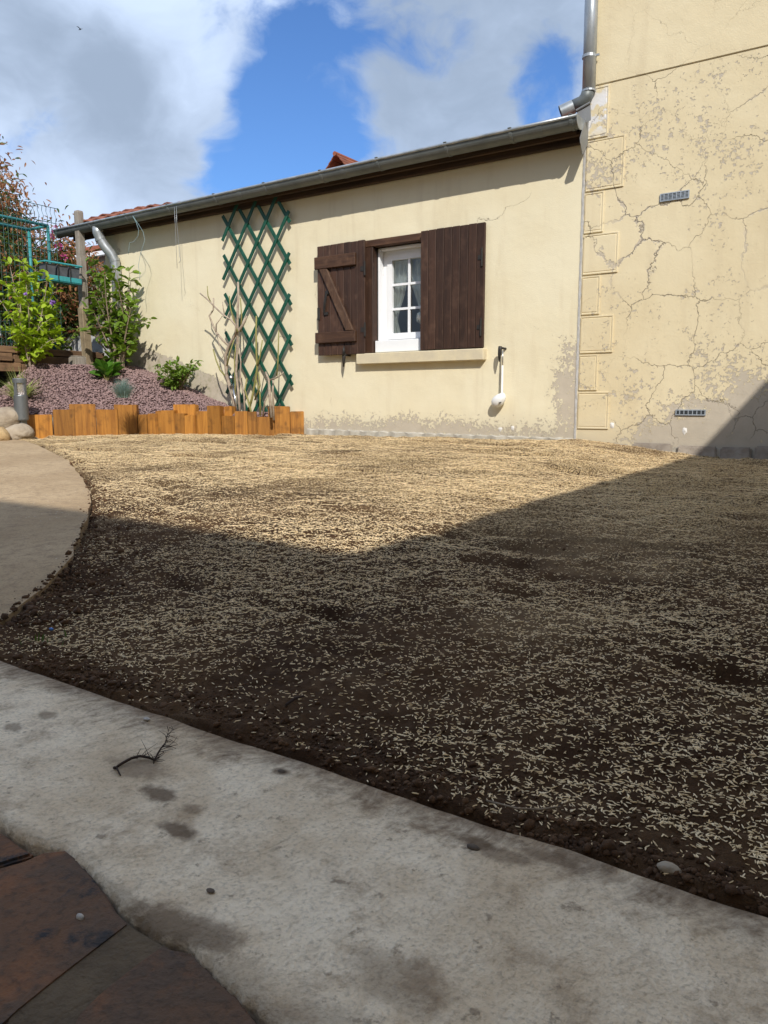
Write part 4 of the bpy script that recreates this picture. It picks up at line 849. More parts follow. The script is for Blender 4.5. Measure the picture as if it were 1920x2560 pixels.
def put_leaves(parent, leaves, mat, w=0.22, limit=300, name='leaf', stuff='foliage'):
    """leaves: (pos, dir, length). The largest become parts of their own, the rest one part."""
    leaves = sorted(leaves, key=lambda q: -q[2]); bs = base_of(parent)
    for p, d_, L in leaves[:limit]:
        x, s_, n = leaf_frame(p, d_); M = Matrix((x*L, s_*L, n*L)).transposed().to_4x4(); M.translation = Vector(p)-bs
        o = bpy.data.objects.new(name, leaf_mesh(mat, w)); COL.objects.link(o); o.parent = parent; o.matrix_local = M
    rest = leaves[limit:]
    if rest:
        V0, F0 = leaf_shape(w); mb = MB()
        for p, d_, L in rest:
            x, s_, n = leaf_frame(p, d_); mb.add([Vector(p)+(x*a+s_*b2+n*c)*L for a, b2, c in V0], F0)
        o = part(stuff, mb, mat, parent, fixn=False, smooth=True); tag(o, kind='stuff'); return o
def curve_pts(a, b2, sag, n=6, wob=0.0):
    a, b2 = Vector(a), Vector(b2); out = []; sd_ = Vector((random.uniform(-1, 1), random.uniform(-1, 1), 0))*wob
    for i in range(n+1):
        u = i/n; p = a.lerp(b2, u); p += Vector((0, 0, sag*4*u*(1-u))) + sd_*4*u*(1-u); out.append(p)
    return out
def shrub(name, label, base, centre, rad, nstem, nleaf, L, lmat, smat, w=0.22, limit=300, stem_r=0.012, up=0.5, twig=3, fill=0.35):
    th = thing(name, label, 'shrub', tuple(base)); base = Vector(base); centre = Vector(centre); leaves = []; mb = MB()
    tips = []
    for i in range(nstem):
        while True:
            v = Vector((random.uniform(-1, 1), random.uniform(-1, 1), random.uniform(-1, 1)))
            if fill < v.length < 1: break
        tip = centre+Vector((v.x*rad[0], v.y*rad[1], v.z*rad[2]))
        st = base+Vector((random.uniform(-.03, .03), random.uniform(-.03, .03), 0)); pts = curve_pts(st, tip, 0.02, 7, 0.05); mb.tube(pts, [stem_r*(1-0.8*k/7) for k in range(8)], 5)
        for k in range(2, 8):
            for _ in range(twig):
                if random.random() < 0.15: continue
                dv = Vector((random.uniform(-1, 1), random.uniform(-1, 1), random.uniform(-0.35, up+0.4))).normalized()
                tl2 = pts[k]+dv*random.uniform(0.03, 0.12)*(rad[0]+rad[2]); 
                if k > 2: mb.tube([pts[k], tl2], [stem_r*0.25, stem_r*0.12], 3, cap=False)
                tips.append((tl2, dv)); 
    for i in range(nleaf):
        p, dv = random.choice(tips); q = p-dv*random.uniform(0, .06); d_ = (dv+Vector((random.uniform(-1, 1), random.uniform(-1, 1), random.uniform(-.7, .5)))*0.8)
        leaves.append((q, d_, L*random.uniform(0.6, 1.25)))
    part('stems', mb, smat, th, fixn=False)
    put_leaves(th, leaves, lmat, w, limit)
    return th
def on_bed(px, py, X):
    v = at_x(px, py, X); return Vector((v.x, v.y, float(bed_z(v.x, v.y))))
lb = at_bed(75, 915)
shrub('flowering_shrub', 'bright lime green leafy shrub with lilac flowers beside the dark boards', lb, at_x(66, 770, lb.x+0.05), (0.34, 0.32, 0.54), 26, 2300, 0.070, 'lime_leaf', 'stem_pale', 0.28, 300, 0.011, 0.6, 5)
fsh = bpy.data.objects['flowering_shrub']
for px, py in ((131, 757), (64, 735)):
    c = at_x(px, py, lb.x+0.36); mb = MB()
    for k in range(26):
        d_ = Vector((random.gauss(0, 1), random.gauss(0, 1), random.gauss(0, 1))).normalized(); x, s_, n = leaf_frame(c, d_); L = 0.036 if px > 100 else 0.022
        mb.add([c+(x*a+s_*b2+n*cc)*L for a, b2, cc in LV], LF)
    part('flower', mb, 'lilac_petal', fsh, fixn=False)
cb = at_bed(302, 924)
shrub('camellia', 'glossy green leafy shrub with pale stems trained beside the zinc downpipe', cb, at_y(285, 770, 5.36), (0.36, 0.19, 0.50), 22, 820, 0.092, 'camellia_leaf', 'bark', 0.27, 300, 0.014, 0.3, 4)
cs = bpy.data.objects['camellia']; mb = MB()
tipb = at_y(232, 655, 5.40); pts = curve_pts(cb, tipb, 0.0, 8, 0.05); mb.tube(pts, [0.012*(1-.8*k/8) for k in range(9)], 6); part('leader_stem', mb, 'bark', cs)
put_leaves(cs, [(pts[k]+Vector((random.uniform(-.05, .05), random.uniform(-.05, .05), random.uniform(-.05, .05))), Vector((random.uniform(-1, 1), random.uniform(-1, 1), random.uniform(-.5, .5))), 0.08*random.uniform(.7, 1.2)) for k in (4, 5, 6, 7, 8) for _ in range(13)], 'camellia_leaf', 0.25)
tip2 = at_y(368, 800, 5.40); pts = curve_pts(at_y(318, 850, 5.4), tip2, 0.05, 6, 0.02); mb = MB(); mb.tube(pts, 0.004, 5); part('side_stem', mb, 'bark', cs)
put_leaves(cs, [(q+Vector((random.uniform(-.04, .04), random.uniform(-.04, .04), random.uniform(-.05, .04))), Vector((random.uniform(-1, 1), random.uniform(-1, 1), random.uniform(-.6, .3))), 0.075) for q in pts[2:] for _ in range(6)], 'camellia_leaf', 0.25)
# broad leaved plant
hb = at_bed(268, 950); ho = thing('broadleaf_plant', 'low rosette of broad fresh green leaves on the gravel below the glossy shrub', 'plant', tuple(hb))
put_leaves(ho, [(hb+Vector((math.cos(a)*r_*0.09, math.sin(a)*r_*0.09, h_)), Vector((math.cos(a), math.sin(a), e_)), L_) for a, r_, h_, e_, L_ in [(k*0.83+random.uniform(-.2, .2), random.uniform(0.1, 0.8), random.uniform(0.02, .12), random.uniform(0.2, 1.4), random.uniform(0.13, 0.20)) for k in range(34)]], 'hosta_leaf', 0.23)
mb = MB()
for k in range(8): a = k*0.8; mb.tube([hb-Vector((0, 0, .02)), hb+Vector((math.cos(a)*.06, math.sin(a)*.06, .10))], 0.004, 5)
part('stems', mb, 'stem_green', ho)
# low shrub at the wall
sb = at_bed(448, 976)
shrub('low_shrub', 'low rounded green shrub against the foot of the cream wall', sb, sb+Vector((0, 0, 0.17)), (0.23, 0.17, 0.15), 18, 620, 0.062, 'shrub_leaf', 'bark', 0.25, 300, 0.007, 0.5, 3)
lsb = bpy.data.objects['low_shrub']
for tx, ty in ((493, 905), (392, 915), (470, 915)):
    tp = at_y(tx, ty, 5.42); pts = curve_pts(sb, tp, 0.02, 6, 0.02); mb = MB(); mb.tube(pts, 0.004, 5); part('long_shoot', mb, 'bark', lsb)
    put_leaves(lsb, [(q+Vector((random.uniform(-.03, .03),)*3), Vector((random.uniform(-1, 1), random.uniform(-1, 1), random.uniform(-.8, .3))), 0.055) for q in pts[4:] for _ in range(8)], 'shrub_leaf', 0.22)
def tuft(name, label, base, nb, L, spread, mat, wid, droop):
    base = Vector(base); th = thing(name, label, 'grass', tuple(base)); mb = MB()
    for i in range(nb):
        a = random.uniform(0, 2*math.pi); e = random.uniform(0.15, 1.0)*spread; l = L*random.uniform(0.6, 1.15); s_ = Vector((-math.sin(a), math.cos(a), 0)); p0 = base+Vector((random.gauss(0, .02), random.gauss(0, .02), 0)); vs = []
        for k in range(6):
            u = k/5; q = p0+Vector((math.cos(a)*e*u*l, math.sin(a)*e*u*l, l*u*math.sqrt(max(0.05, 1-e*e*0.5))-droop*l*u*u*e)); hw = wid*(1-u*u)*0.5+0.0003
            vs += [q-s_*hw, q+s_*hw]
        mb.add(vs, [(2*k, 2*k+1, 2*k+3, 2*k+2) for k in range(5)])
    tag(part('blades', mb, mat, th, fixn=False), kind='stuff'); return th
fb = at_bed(308, 992); tuft('blue_fescue', 'small domed tuft of blue grey grass on the mauve gravel', fb, 620, 0.18, 0.95, 'fescue', 0.0028, 0.25)
vb = at_x(50, 958, -7.28); vb.z = min(vb.z, float(bed_z(vb.x, vb.y))); tuft('grass_clump', 'arching pale green and cream striped grass clump behind the garden lamp', vb, 170, 0.34, 1.25, 'variegated', 0.011, 0.35)
# bare pruned climber in front of the trellis
bare = thing('bare_climber', 'leafless pruned climber of grey and olive stems in front of the green trellis', 'shrub', tuple(at_y(590, 1018, 5.45)))
BR = [([(592, 1020), (580, 985), (567, 940), (563, 890), (572, 865), (588, 838), (605, 815), (614, 795)], .020, .011, 's'),
      ([(572, 865), (556, 850), (540, 830), (527, 800), (523, 790), (533, 775), (534, 745)], .011, .007, 's'),
      ([(588, 838), (590, 815), (578, 800), (562, 790), (545, 775), (528, 758), (515, 745), (500, 733)], .010, .006, 's'),
      ([(528, 758), (520, 740), (518, 715)], .006, .004, 'g'), ([(562, 790), (558, 770), (556, 755)], .006, .004, 's'), ([(540, 830), (540, 812), (556, 790)], .006, .004, 's'),
      ([(600, 1020), (596, 980), (590, 930), (593, 880), (594, 830), (594, 780), (596, 740), (595, 705)], .013, .010, 's'),
      ([(594, 830), (612, 805), (617, 790)], .011, .008, 's'), ([(594, 830), (584, 800), (576, 770), (573, 740)], .008, .005, 'g'), ([(602, 830), (604, 790), (601, 745)], .008, .005, 'g'),
      ([(563, 940), (550, 925), (540, 900), (533, 873)], .008, .006, 'g'), ([(567, 915), (575, 880), (585, 850)], .008, .005, 'g'),
      ([(612, 1020), (610, 985), (600, 950), (602, 905), (598, 870)], .010, .006, 's'),
      ([(618, 1022), (630, 995), (637, 960), (643, 920), (641, 880), (640, 830), (641, 790)], .012, .008, 'g'), ([(643, 915), (650, 890), (656, 850)], .008, .005, 'g'), ([(637, 1000), (650, 965), (646, 930)], .008, .006, 'g'),
      ([(650, 1022), (650, 985), (640, 950)], .009, .006, 'g'), ([(678, 1015), (674, 985), (672, 950), (664, 930)], .014, .010, 's'), ([(674, 950), (690, 945), (702, 938), (709, 930)], .008, .005, 's'), ([(684, 1015), (682, 980), (683, 950)], .010, .008, 's'),
      ([(692, 940), (695, 900), (696, 860), (697, 825)], .007, .005, 'g'), ([(655, 1022), (662, 1005), (672, 985)], .008, .006, 's'), ([(565, 900), (556, 880), (548, 860), (540, 830)], .006, .004, 's'), ([(632, 1022), (620, 1000), (612, 975), (617, 945)], .010, .006, 'g'), ([(585, 1020), (588, 960), (586, 900), (590, 860)], .008, .005, 'g')]
for i, (pl_, r0, r1, mt) in enumerate(BR):
    yy = 5.45+0.05*math.sin(i*2.1); k = len(pl_); pts = [at_y(a, b2, yy+0.012*math.sin(j+i)) for j, (a, b2) in enumerate(pl_)]
    if pl_[0][1] > 1010: pts[0].z = min(pts[0].z, float(bed_z(pts[0].x, pts[0].y)))-0.03
    mb = MB(); mb.tube(pts, [(r0+(r1-r0)*j/(k-1))*1.02 for j in range(k)], 7); part('branch', mb, 'stem_pale' if mt == 's' else 'stem_green', bare, smooth=True)
# solar stake light in the climber
simple('steel', (0.55, 0.55, 0.55), (0.45, 0.45, 0.46), 12, 0.25, 0, metal=0.9)
s0 = at_y(593, 1018, 5.38); s1 = at_y(583, 968, 5.38); s2 = at_y(578, 946, 5.38); sol = thing('solar_light', 'small steel solar stake light with clear head among the bare stems', 'garden light', tuple(s0))
mb = MB(); mb.tube([s0-Vector((0, 0, .06)), s1], 0.010, 10); part('stake', mb, 'steel', sol, smooth=True)
mb = MB(); mb.tube([s1, s2], [0.016, 0.022], 12); part('lens', mb, 'glass', sol, smooth=True)
mb = MB(); mb.tube([s2, s2+(s2-s1).normalized()*0.02], [0.024, 0.024], 12); part('cap', mb, 'steel', sol)

# ------------------------------------------------------------------ bollard lamp, boulders
m, t, b, p = material('lamp_metal'); setp(t, b, t.mix(t.noise(p, 40, 4), (0.20, 0.215, 0.22), (0.155, 0.165, 0.17)), 0.42, metal=0.55)
lc = at_x(55, 1044, -6.86); LZ = float(min(0.30, lc.z)); lamp = thing('bollard_lamp', 'dark grey cylindrical garden bollard lamp at the edge of the gravel', 'garden lamp', (lc.x, lc.y, LZ))
rl = 0.062; H1 = 0.385; mb = MB(); mb.lathe([(0, 0.0), (rl*.93, 0.0), (rl, 0.012), (rl, 0.225), (rl*0.96, 0.232), (0, 0.234)], (lc.x, lc.y, LZ), 28); part('body', mb, 'lamp_metal', lamp, smooth=False)
mb = MB(); mb.lathe([(0, 0.345), (rl, 0.345), (rl, H1-.006), (rl*.94, H1), (0, H1+.002)], (lc.x, lc.y, LZ), 28); part('cap', mb, 'lamp_metal', lamp)
for k in range(4):
    a = math.atan2(-lc.y, -lc.x)+R(52)+k*math.pi/2; mb = MB(); n = 4; da = R(20)
    vs = [(lc.x+r_*math.cos(a+da*(j/n-.5)*2*.5), lc.y+r_*math.sin(a+da*(j/n-.5)*2*.5), LZ+z) for z in (0.228, 0.347) for r_ in (rl, rl*.82) for j in range(n+1)]
    q = n+1; mb.add(vs, [(j, j+1, 2*q+j+1, 2*q+j) for j in range(n)]+[(q+j, 3*q+j, 3*q+j+1, q+j+1) for j in range(n)]+[(0, 2*q, 3*q, q), (n, q+n, 3*q+n, 2*q+n)]); part('window_bar', mb, 'lamp_metal', lamp)
m, t, b, p = material('lamp_glass'); setp(t, b, (0.75, 0.68, 0.66), 0.25); b.inputs['Transmission Weight'].default_value = 0.75; b.inputs['IOR'].default_value = 1.3
mb = MB(); mb.lathe([(rl*.72, 0.236), (rl*.72, 0.344)], (lc.x, lc.y, LZ), 24); part('glass_tube', mb, 'lamp_glass', lamp, smooth=True)
mb = MB(); mb.lathe([(0, 0.236), (rl*.55, 0.236), (rl*.45, 0.256), (0, .258)], (lc.x, lc.y, LZ), 16); part('lamp_holder', mb, 'pvc', lamp)
mb = MB(); mb.box(lc.x-.03, lc.x+.03, lc.y-.03, lc.y+.03, LZ-.10, LZ-.001); part('foot', mb, 'lamp_metal', lamp)
simple('boulder', (0.43, 0.36, 0.27), (0.27, 0.215, 0.155), 5, 0.9, 0.8, 22, 0.02)
simple('boulder_ochre', (0.50, 0.36, 0.185), (0.34, 0.225, 0.11), 6, 0.9, 0.8, 22, 0.02)
def boulder(c, r, seed, mat, label):
    iv, jf = ico_verts(4); n = np.array([vnoise(iv[:, 0]*1.6+seed*3.1, iv[:, 1]*1.6+iv[:, 2]*1.3, seed), vnoise(iv[:, 0]*4+iv[:, 2]*3+seed, iv[:, 1]*4, seed+5)])
    sc = 0.82+0.32*n[0]+0.08*n[1]; v = iv*sc[:, None]*np.array(r); mb = MB(); mb.add([Vector(c)+Vector(q) for q in v], [tuple(f) for f in jf]); return single('boulder', mb, mat, (c[0], c[1], c[2]-r[2]*.8), label, 'rock', 'rocks holding the end of the gravel bed', smooth=True)
bc = at_x(47, 1083, -6.82); boulder(tuple(bc), (0.125, 0.13, 0.085), 1, 'boulder', 'rounded pale boulder touching the end of the timber edging')
bc = at_x(14, 1046, -6.98); boulder(tuple(bc), (0.14, 0.17, 0.105), 2, 'boulder', 'grey boulder lying on the gravel edge behind the rounded pale one')
bc = at_x(0, 1090, -6.78); boulder(tuple(bc), (0.095, 0.085, 0.085), 4, 'boulder_ochre', 'ochre stone beside the concrete path below the grey boulder')
bc = at_x(-60, 1075, -7.0); boulder(tuple(bc), (0.16, 0.16, 0.13), 6, 'boulder', 'large grey boulder continuing the row beside the path')

# ------------------------------------------------------------------ behind the bed: boards, posts, fence, frame, planter
boards = thing('retaining_boards', 'stacked dark weathered boards retaining the garden behind the gravel', 'retaining wall', (-7.68, 4.6, 0.82))
for i, (z0, z1, xx, ya, yb) in enumerate(((0.78, 0.875, -7.66, 3.3, 4.62), (0.78, 0.865, -7.67, 4.63, 5.66), (0.885, 0.965, -7.64, 3.3, 4.52), (0.875, 0.955, -7.68, 4.56, 5.66), (0.97, 1.04, -7.68, 3.3, 4.9), (0.965, 1.035, -7.69, 4.91, 5.66))):
    mb = MB(); mb.box(xx-0.05, xx, ya, yb, z0, z1); part('board', mb, 'board_wood', boards, bevel=0.006)
mb = MB(); mb.add([(-30, -3.2, 0.90), (-7.74, -3.2, 0.90), (-7.74, 5.66, 0.98), (-7.74, 14, 1.02), (-30, 14, 1.1)], [(0, 1, 2, 3, 4)]); struct('terrace', mb, 'garden_soil')
mb = MB(); mb.box(-30, -7.74, -3.2, 3.3, -0.2, 0.895); struct('terrace_bank', mb, 'garden_soil')
simple('concrete_post', (0.40, 0.36, 0.30), (0.29, 0.26, 0.21), 16, 0.92, 0.6, 60, 0.004)
pb = at_x(218, 905, -7.80); pt = at_x(196, 527, -7.80); post = thing('fence_post', 'tall weathered square fence post leaning beside the house end', 'post', (pb.x, pb.y, 0.9))
mb = MB(); w2 = 0.040
for_v = []
for q, sc in ((Vector((pb.x, pb.y, 0.70)), 1.0), (Vector((pt.x, pt.y, pt.z-0.02)), 0.92), (Vector((pt.x, pt.y, pt.z)), 0.8)):
    for_v += [(q.x+a*w2*sc, q.y+b2*w2*sc, q.z) for a, b2 in ((-1, -1), (1, -1), (1, 1), (-1, 1))]
mb.add(for_v, [(0, 1, 5, 4), (1, 2, 6, 5), (2, 3, 7, 6), (3, 0, 4, 7), (4, 5, 9, 8), (5, 6, 10, 9), (6, 7, 11, 10), (7, 4, 8, 11), (8, 9, 10, 11), (3, 2, 1, 0)]); part('shaft', mb, 'old_wood', post, bevel=0.004)
mb = MB(); mb.tube([(pt.x+.041, pt.y-.01, 1.55), (pt.x+.05, pt.y-.01, 1.56)], 0.012, 8); part('bolt', mb, 'black_iron', post)
kb = at_x(222, 915, -7.60); kt = at_x(207, 760, -7.60); mb = MB(); w2 = 0.042; mb.add([(kb.x+a*w2, kb.y+b2*w2, 0.72) for a, b2 in ((-1, -1), (1, -1), (1, 1), (-1, 1))]+[(kt.x+a*w2, kt.y+b2*w2, kt.z-.05) for a, b2 in ((-1, -1), (1, -1), (1, 1), (-1, 1))]+[(kt.x, kt.y, kt.z)], [(3, 2, 1, 0), (0, 1, 5, 4), (1, 2, 6, 5), (2, 3, 7, 6), (3, 0, 4, 7), (4, 5, 8), (5, 6, 8), (6, 7, 8), (7, 4, 8)])
single('stake', mb, 'post_wood', (kb.x, kb.y, 0.8), 'short pointed timber stake standing in front of the tall fence post', 'post', bevel=0.004)
kb = at_x(195, 925, -7.50); mb = MB(); mb.box(kb.x-.06, kb.x+.06, kb.y-.07, kb.y+.07, 0.72, at_x(195, 893, -7.50).z); mb.box(kb.x-.052, kb.x+.052, kb.y-.062, kb.y+.062, at_x(195, 893, -7.5).z, at_x(195, 890, -7.50).z)
single('timber_stump', mb, 'old_wood', (kb.x, kb.y, 0.8), 'square grey timber stump on the gravel beside the pointed stake', 'stump', bevel=0.005)
# green wire fence
m, t, b, p = material('fence_green'); setp(t, b, (0.02, 0.075, 0.06), 0.5, metal=0.1)
fx = -7.86; fence = thing('wire_fence', 'dark green welded wire mesh fence with wavy top wires before the red tipped tree', 'fence', (fx, 4.4, 0.95))
mb = MB()
for k in range(46): y = 5.24-k*0.05; mb.tube([(fx, y, 1.0), (fx, y, 2.40), (fx+.016, y, 2.455), (fx-.012, y, 2.51), (fx, y, 2.56)], 0.0032, 4, cap=False)
tag(part('vertical_wires', mb, 'fence_green', fence, fixn=False), kind='stuff')
mb = MB()
for z in [1.0+0.1*k for k in range(15)]+[2.56]: mb.tube([(fx, 5.26, z), (fx, 2.96, z)], 0.0034, 4, cap=False)
tag(part('horizontal_wires', mb, 'fence_green', fence, fixn=False), kind='stuff')
for y in (2.95, 4.1): mb = MB(); mb.tube([(fx-.03, y, 0.7), (fx-.03, y, 2.58)], 0.022, 8); part('fence_support', mb, 'fence_green', fence)
simple('teal_paint', (0.045, 0.27, 0.27), (0.035, 0.20, 0.21), 20, 0.45, 0)
simple('teal_light', (0.06, 0.36, 0.38), (0.05, 0.30, 0.32), 20, 0.45, 0)
xn, xf = -8.02, -8.38; na, nb_ = at_x(119, 560, xn), at_x(0, 538, xn); fa, fb_ = at_x(72, 579, xf), at_x(0, 567, xf); zt = (na.z+fa.z)/2
tf_ = thing('metal_frame', 'teal painted tube frame standing behind the wire fence', 'frame', (xn, na.y, 0.95))
for a, b2 in (((xn, na.y, zt), (xn, na.y-1.6, zt)), ((xf, fa.y, zt), (xf, fa.y-1.6, zt)), ((xn, na.y, zt), (xf, fa.y, zt)), ((xn, na.y, 0.9), (xn, na.y, zt)), ((xf, fa.y, 0.9), (xf, fa.y, zt)), ((xn, na.y-1.6, 0.9), (xn, na.y-1.6, zt)), ((xf, fa.y-1.6, 0.9), (xf, fa.y-1.6, zt))):
    mb = MB(); mb.tube([a, b2], 0.017, 8); part('tube', mb, 'teal_paint', tf_, smooth=True)
simple('pot_grey', (0.11, 0.115, 0.13), (0.075, 0.08, 0.09), 12, 0.5, 0)
ta, tb = at_x(99, 655, -7.76), at_x(189, 671, -7.76); tray = thing('planter_tray', 'teal hanging planter tray fixed to the wire fence, holding three pots', 'planter', (-7.72, (ta.y+tb.y)/2, 1.75))
ya, yb = ta.y, tb.y; zt2 = (ta.z+tb.z)/2; zb2 = at_x(145, 692, -7.70).z
mb = MB(); mb.box(-7.80, -7.665, ya, yb, zb2-.055, zb2-.045); mb.box(-7.672, -7.66, ya, yb, zb2-.045, zb2+.005); mb.box(-7.81, -7.80, ya, yb, zb2-.045, zb2+.005); part('tray', mb, 'teal_light', tray, bevel=0.002)
mb = MB(); mb.tube([(-7.66, ya-.01, zt2+.004), (-7.66, yb+.01, zt2+.004)], 0.011, 8); mb.tube([(-7.66, yb+.01, zt2+.004), (-7.83, yb+.01, zt2+.004)], 0.008, 6); mb.tube([(-7.66, ya-.01, zt2+.004), (-7.83, ya-.01, zt2+.004)], 0.008, 6); part('rail', mb, 'teal_light', tray)
for k in range(4): y = ya+(yb-ya)*k/3; mb = MB(); mb.tube([(-7.652, y, zt2), (-7.652, y, zb2-.04)], 0.004, 6); part('hanger', mb, 'black_iron', tray)
for k in range(3):
    y0 = ya+(yb-ya)*k/3+.012; y1 = ya+(yb-ya)*(k+1)/3-.012; mb = MB(); c0 = (y0+y1)/2; hw = (y1-y0)/2
    mb.add([(-7.735+a*.05, c0+b2*hw*.8, zb2-.044) for a, b2 in ((-1, -1), (1, -1), (1, 1), (-1, 1))]+[(-7.735+a*.063, c0+b2*hw, zt2-.012) for a, b2 in ((-1, -1), (1, -1), (1, 1), (-1, 1))]+[(-7.735+a*.055, c0+b2*hw*.88, zt2-.012) for a, b2 in ((-1, -1), (1, -1), (1, 1), (-1, 1))]+[(-7.735+a*.05, c0+b2*hw*.8, zt2-.05) for a, b2 in ((-1, -1), (1, -1), (1, 1), (-1, 1))], [(3, 2, 1, 0)]+[(4*l+j, 4*l+(j+1) % 4, 4*l+4+(j+1) % 4, 4*l+4+j) for l in range(3) for j in range(4)]+[(12, 13, 14, 15)])
    single('plant_pot', mb, 'pot_grey', (-7.735, c0, zb2-.044), ('square dark grey pot at the open end of the teal tray', 'square dark grey pot between two others in the teal tray', 'square dark grey pot in the teal tray next to the tall fence post')[k], 'pot', 'pots in the teal tray')
# low white wall with terracotta coping
lw = thing('garden_wall', 'low whitewashed garden wall with terracotta coping tiles behind the shrubs', 'wall', (-9.0, 6.05, 0.95))
simple('whitewash', (0.58, 0.58, 0.57), (0.42, 0.42, 0.41), 4, 0.9, 0.5, 30, 0.01)
mb = MB(); mb.box(-12.5, -7.70, 6.0, 6.16, 0.85, 1.33); part('wall', mb, 'whitewash', lw)
for k in range(20): x0 = -12.5+k*0.24; mb = MB(); mb.prism([(x0, 5.95, 1.335), (x0, 6.21, 1.335), (x0, 6.21, 1.36), (x0, 6.08, 1.40), (x0, 5.95, 1.36)], (0.234, 0, 0)); part('coping_tile', mb, 'terracotta', lw, bevel=0.004)
# old shed, neighbour's house
shed = thing('old_shed', 'grey weathered plank shed between the fence post and the house', 'shed', (-10.0, 7.6, 1.0))
x = -13.0
while x < -8.6:
    wd = random.uniform(.13, .19); mb = MB(); mb.box(x+.003, x+wd-.003, 7.5+random.uniform(0, .012), 7.53, 1.0, 2.30+random.uniform(-.02, .03)); part('plank', mb, 'old_wood', shed, bevel=0.003); x += wd
mb = MB(); mb.box(-13.0, -8.6, 7.54, 8.8, 1.0, 2.28); part('body', mb, 'old_wood', shed)
mb = MB(); mb.box(-13.1, -8.5, 7.42, 8.9, 2.335, 2.375); part('roof', mb, 'old_wood', shed)
nh = thing('neighbour_house', 'white neighbouring house with red brown tiled roof seen past the downpipe', 'house', (-16, 13, 1.0))
a0, a1 = at_y(205, 645, 13.0), at_y(205, 612, 13.6)
mb = MB(); mb.box(-26, -12, 13.0, 18, 0.8, a0.z); part('wall', mb, 'whitewash', nh)
mb = MB(); zr = a1.z; mb.prism([(-26.3, 12.7, a0.z+.02), (-26.3, 15.5, a0.z+1.0), (-26.3, 18.3, a0.z+.02), (-26.3, 18.3, a0.z-.06), (-26.3, 15.5, a0.z+.9), (-26.3, 12.7, a0.z-.06)], (14.4, 0, 0)); nroof = part('roof', mb, 'terracotta', nh)
mb = MB()
for r in range(9):
    yv = 12.68+r*0.3; zv = a0.z+.02+(yv-12.7)*0.98/2.8; mb.prism([(-26.3, yv, zv+.03), (-26.3, yv+.32, zv+.04+.08), (-26.3, yv+.32, zv+.10), (-26.3, yv, zv+.055)], (14.4, 0, 0))
tag(part('tile_rows', mb, 'terracotta', nroof), kind='stuff')
mb = MB(); mb.box(-26, -12, 12.6, 12.7, a0.z-.12, a0.z-.02); part('white_fascia', mb, 'pvc', nh)
# red tipped tree behind the fence
def tree(name, label, base, crowns, nleaf, L, mats, trunk_r, group=None, w=0.16):
    th = thing(name, label, 'tree', tuple(base), group); base = Vector(base); mb = MB(); top = Vector(crowns[0][0]); top = base.lerp(top, 0.75)
    mb.tube(curve_pts(base-Vector((0, 0, .1)), top, 0, 6, 0.05), [trunk_r*(1-.6*k/6) for k in range(7)], 8)
    packs = {k: MB() for k in mats}; V0, F0 = leaf_shape(w); mk = list(mats)
    for c, r in crowns:
        c = Vector(c); cl = []
        for i in range(16):
            v = Vector((random.gauss(0, 1), random.gauss(0, 1), random.gauss(0, 1))).normalized()*random.uniform(.45, 1.0); q = c+Vector((v.x*r[0], v.y*r[1], v.z*r[2])); cl.append((q, v))
            mb.tube(curve_pts(base.lerp(top, random.uniform(.4, 1)), q, 0.03, 5, .06), [trunk_r*.35*(1-.8*k/5) for k in range(6)], 5, cap=False)
        for i in range(int(nleaf*r[0]*r[2])):
            q, v = random.choice(cl); p = q+Vector((random.gauss(0, .30)*r[0], random.gauss(0, .30)*r[1], random.gauss(0, .28)*r[2])); rel = Vector(((p.x-c.x)/r[0], (p.y-c.y)/r[1], (p.z-c.z)/r[2]))
            outer = rel.length+0.35*rel.z; mt = mk[1] if (outer > 0.95 and random.random() < .75) or random.random() < .10 else mk[0]
            d_ = Vector((random.uniform(-1, 1), random.uniform(-1, 1), random.uniform(-1.1, .35))); x, s_, n = leaf_frame(p, d_, random.uniform(-1, 1)); l = L*random.uniform(.6, 1.2)
            packs[mt].add([p+(x*a+s_*b2+n*cc)*l for a, b2, cc in V0], F0)
    part('trunk', mb, 'bark', th, fixn=False)
    for mt, pk in packs.items():
        if pk.v: tag(part('crown' if mt == mk[0] else 'young_leaves', pk, mt, th, fixn=False), kind='stuff')
    return th
T1 = at_x(85, 600, -9.2)
tree('photinia_tree', 'bushy tree with coppery young leaves and pink blossom behind the green fence', (T1.x, T1.y-.1, 0.95), [((T1.x, T1.y, 2.10), (.60, .80, .62)), ((T1.x+.05, T1.y+.38, 1.80), (.4, .45, .75)), ((T1.x, T1.y-.55, 2.35), (.45, .50, .65)), ((T1.x+.1, T1.y-.1, 1.5), (.5, .8, .55))], 15000, 0.08, ('dark_leaf', 'red_leaf'), 0.045)
ph = bpy.data.objects['photinia_tree']
for px, py in ((138, 572), (133, 587), (147, 616), (160, 642)):
    c = at_x(px, py, -8.62); mb = MB()
    for k in range(14):
        d_ = Vector((random.gauss(0, 1), random.gauss(0, 1), random.gauss(0, 1))).normalized(); x, s_, n = leaf_frame(c, d_); q = c+d_*0.02; mb.add([q+(x*a+s_*b2+n*cc)*0.034 for a, b2, cc in LV], LF)
    part('blossom', mb, 'petal', ph, fixn=False)
T2 = at_x(0, 520, -10.2)
tree('coppery_tree', 'taller loose tree with coppery leaf tips rising beyond the teal frame', (T2.x, T2.y-.25, 0.95), [((T2.x, T2.y-.22, 3.05), (.42, .42, .75)), ((T2.x, T2.y-.5, 2.2), (.6, .6, .8))], 6500, 0.085, ('dark_leaf', 'red_leaf'), 0.05)
shrub('back_shrub', 'dark green shrub filling the corner beneath the teal frame', (-8.6, 4.55, 0.95), (-8.5, 4.5, 1.45), (0.45, 0.6, 0.6), 24, 2200, 0.075, 'dark_leaf', 'bark', 0.2, 0, 0.012)
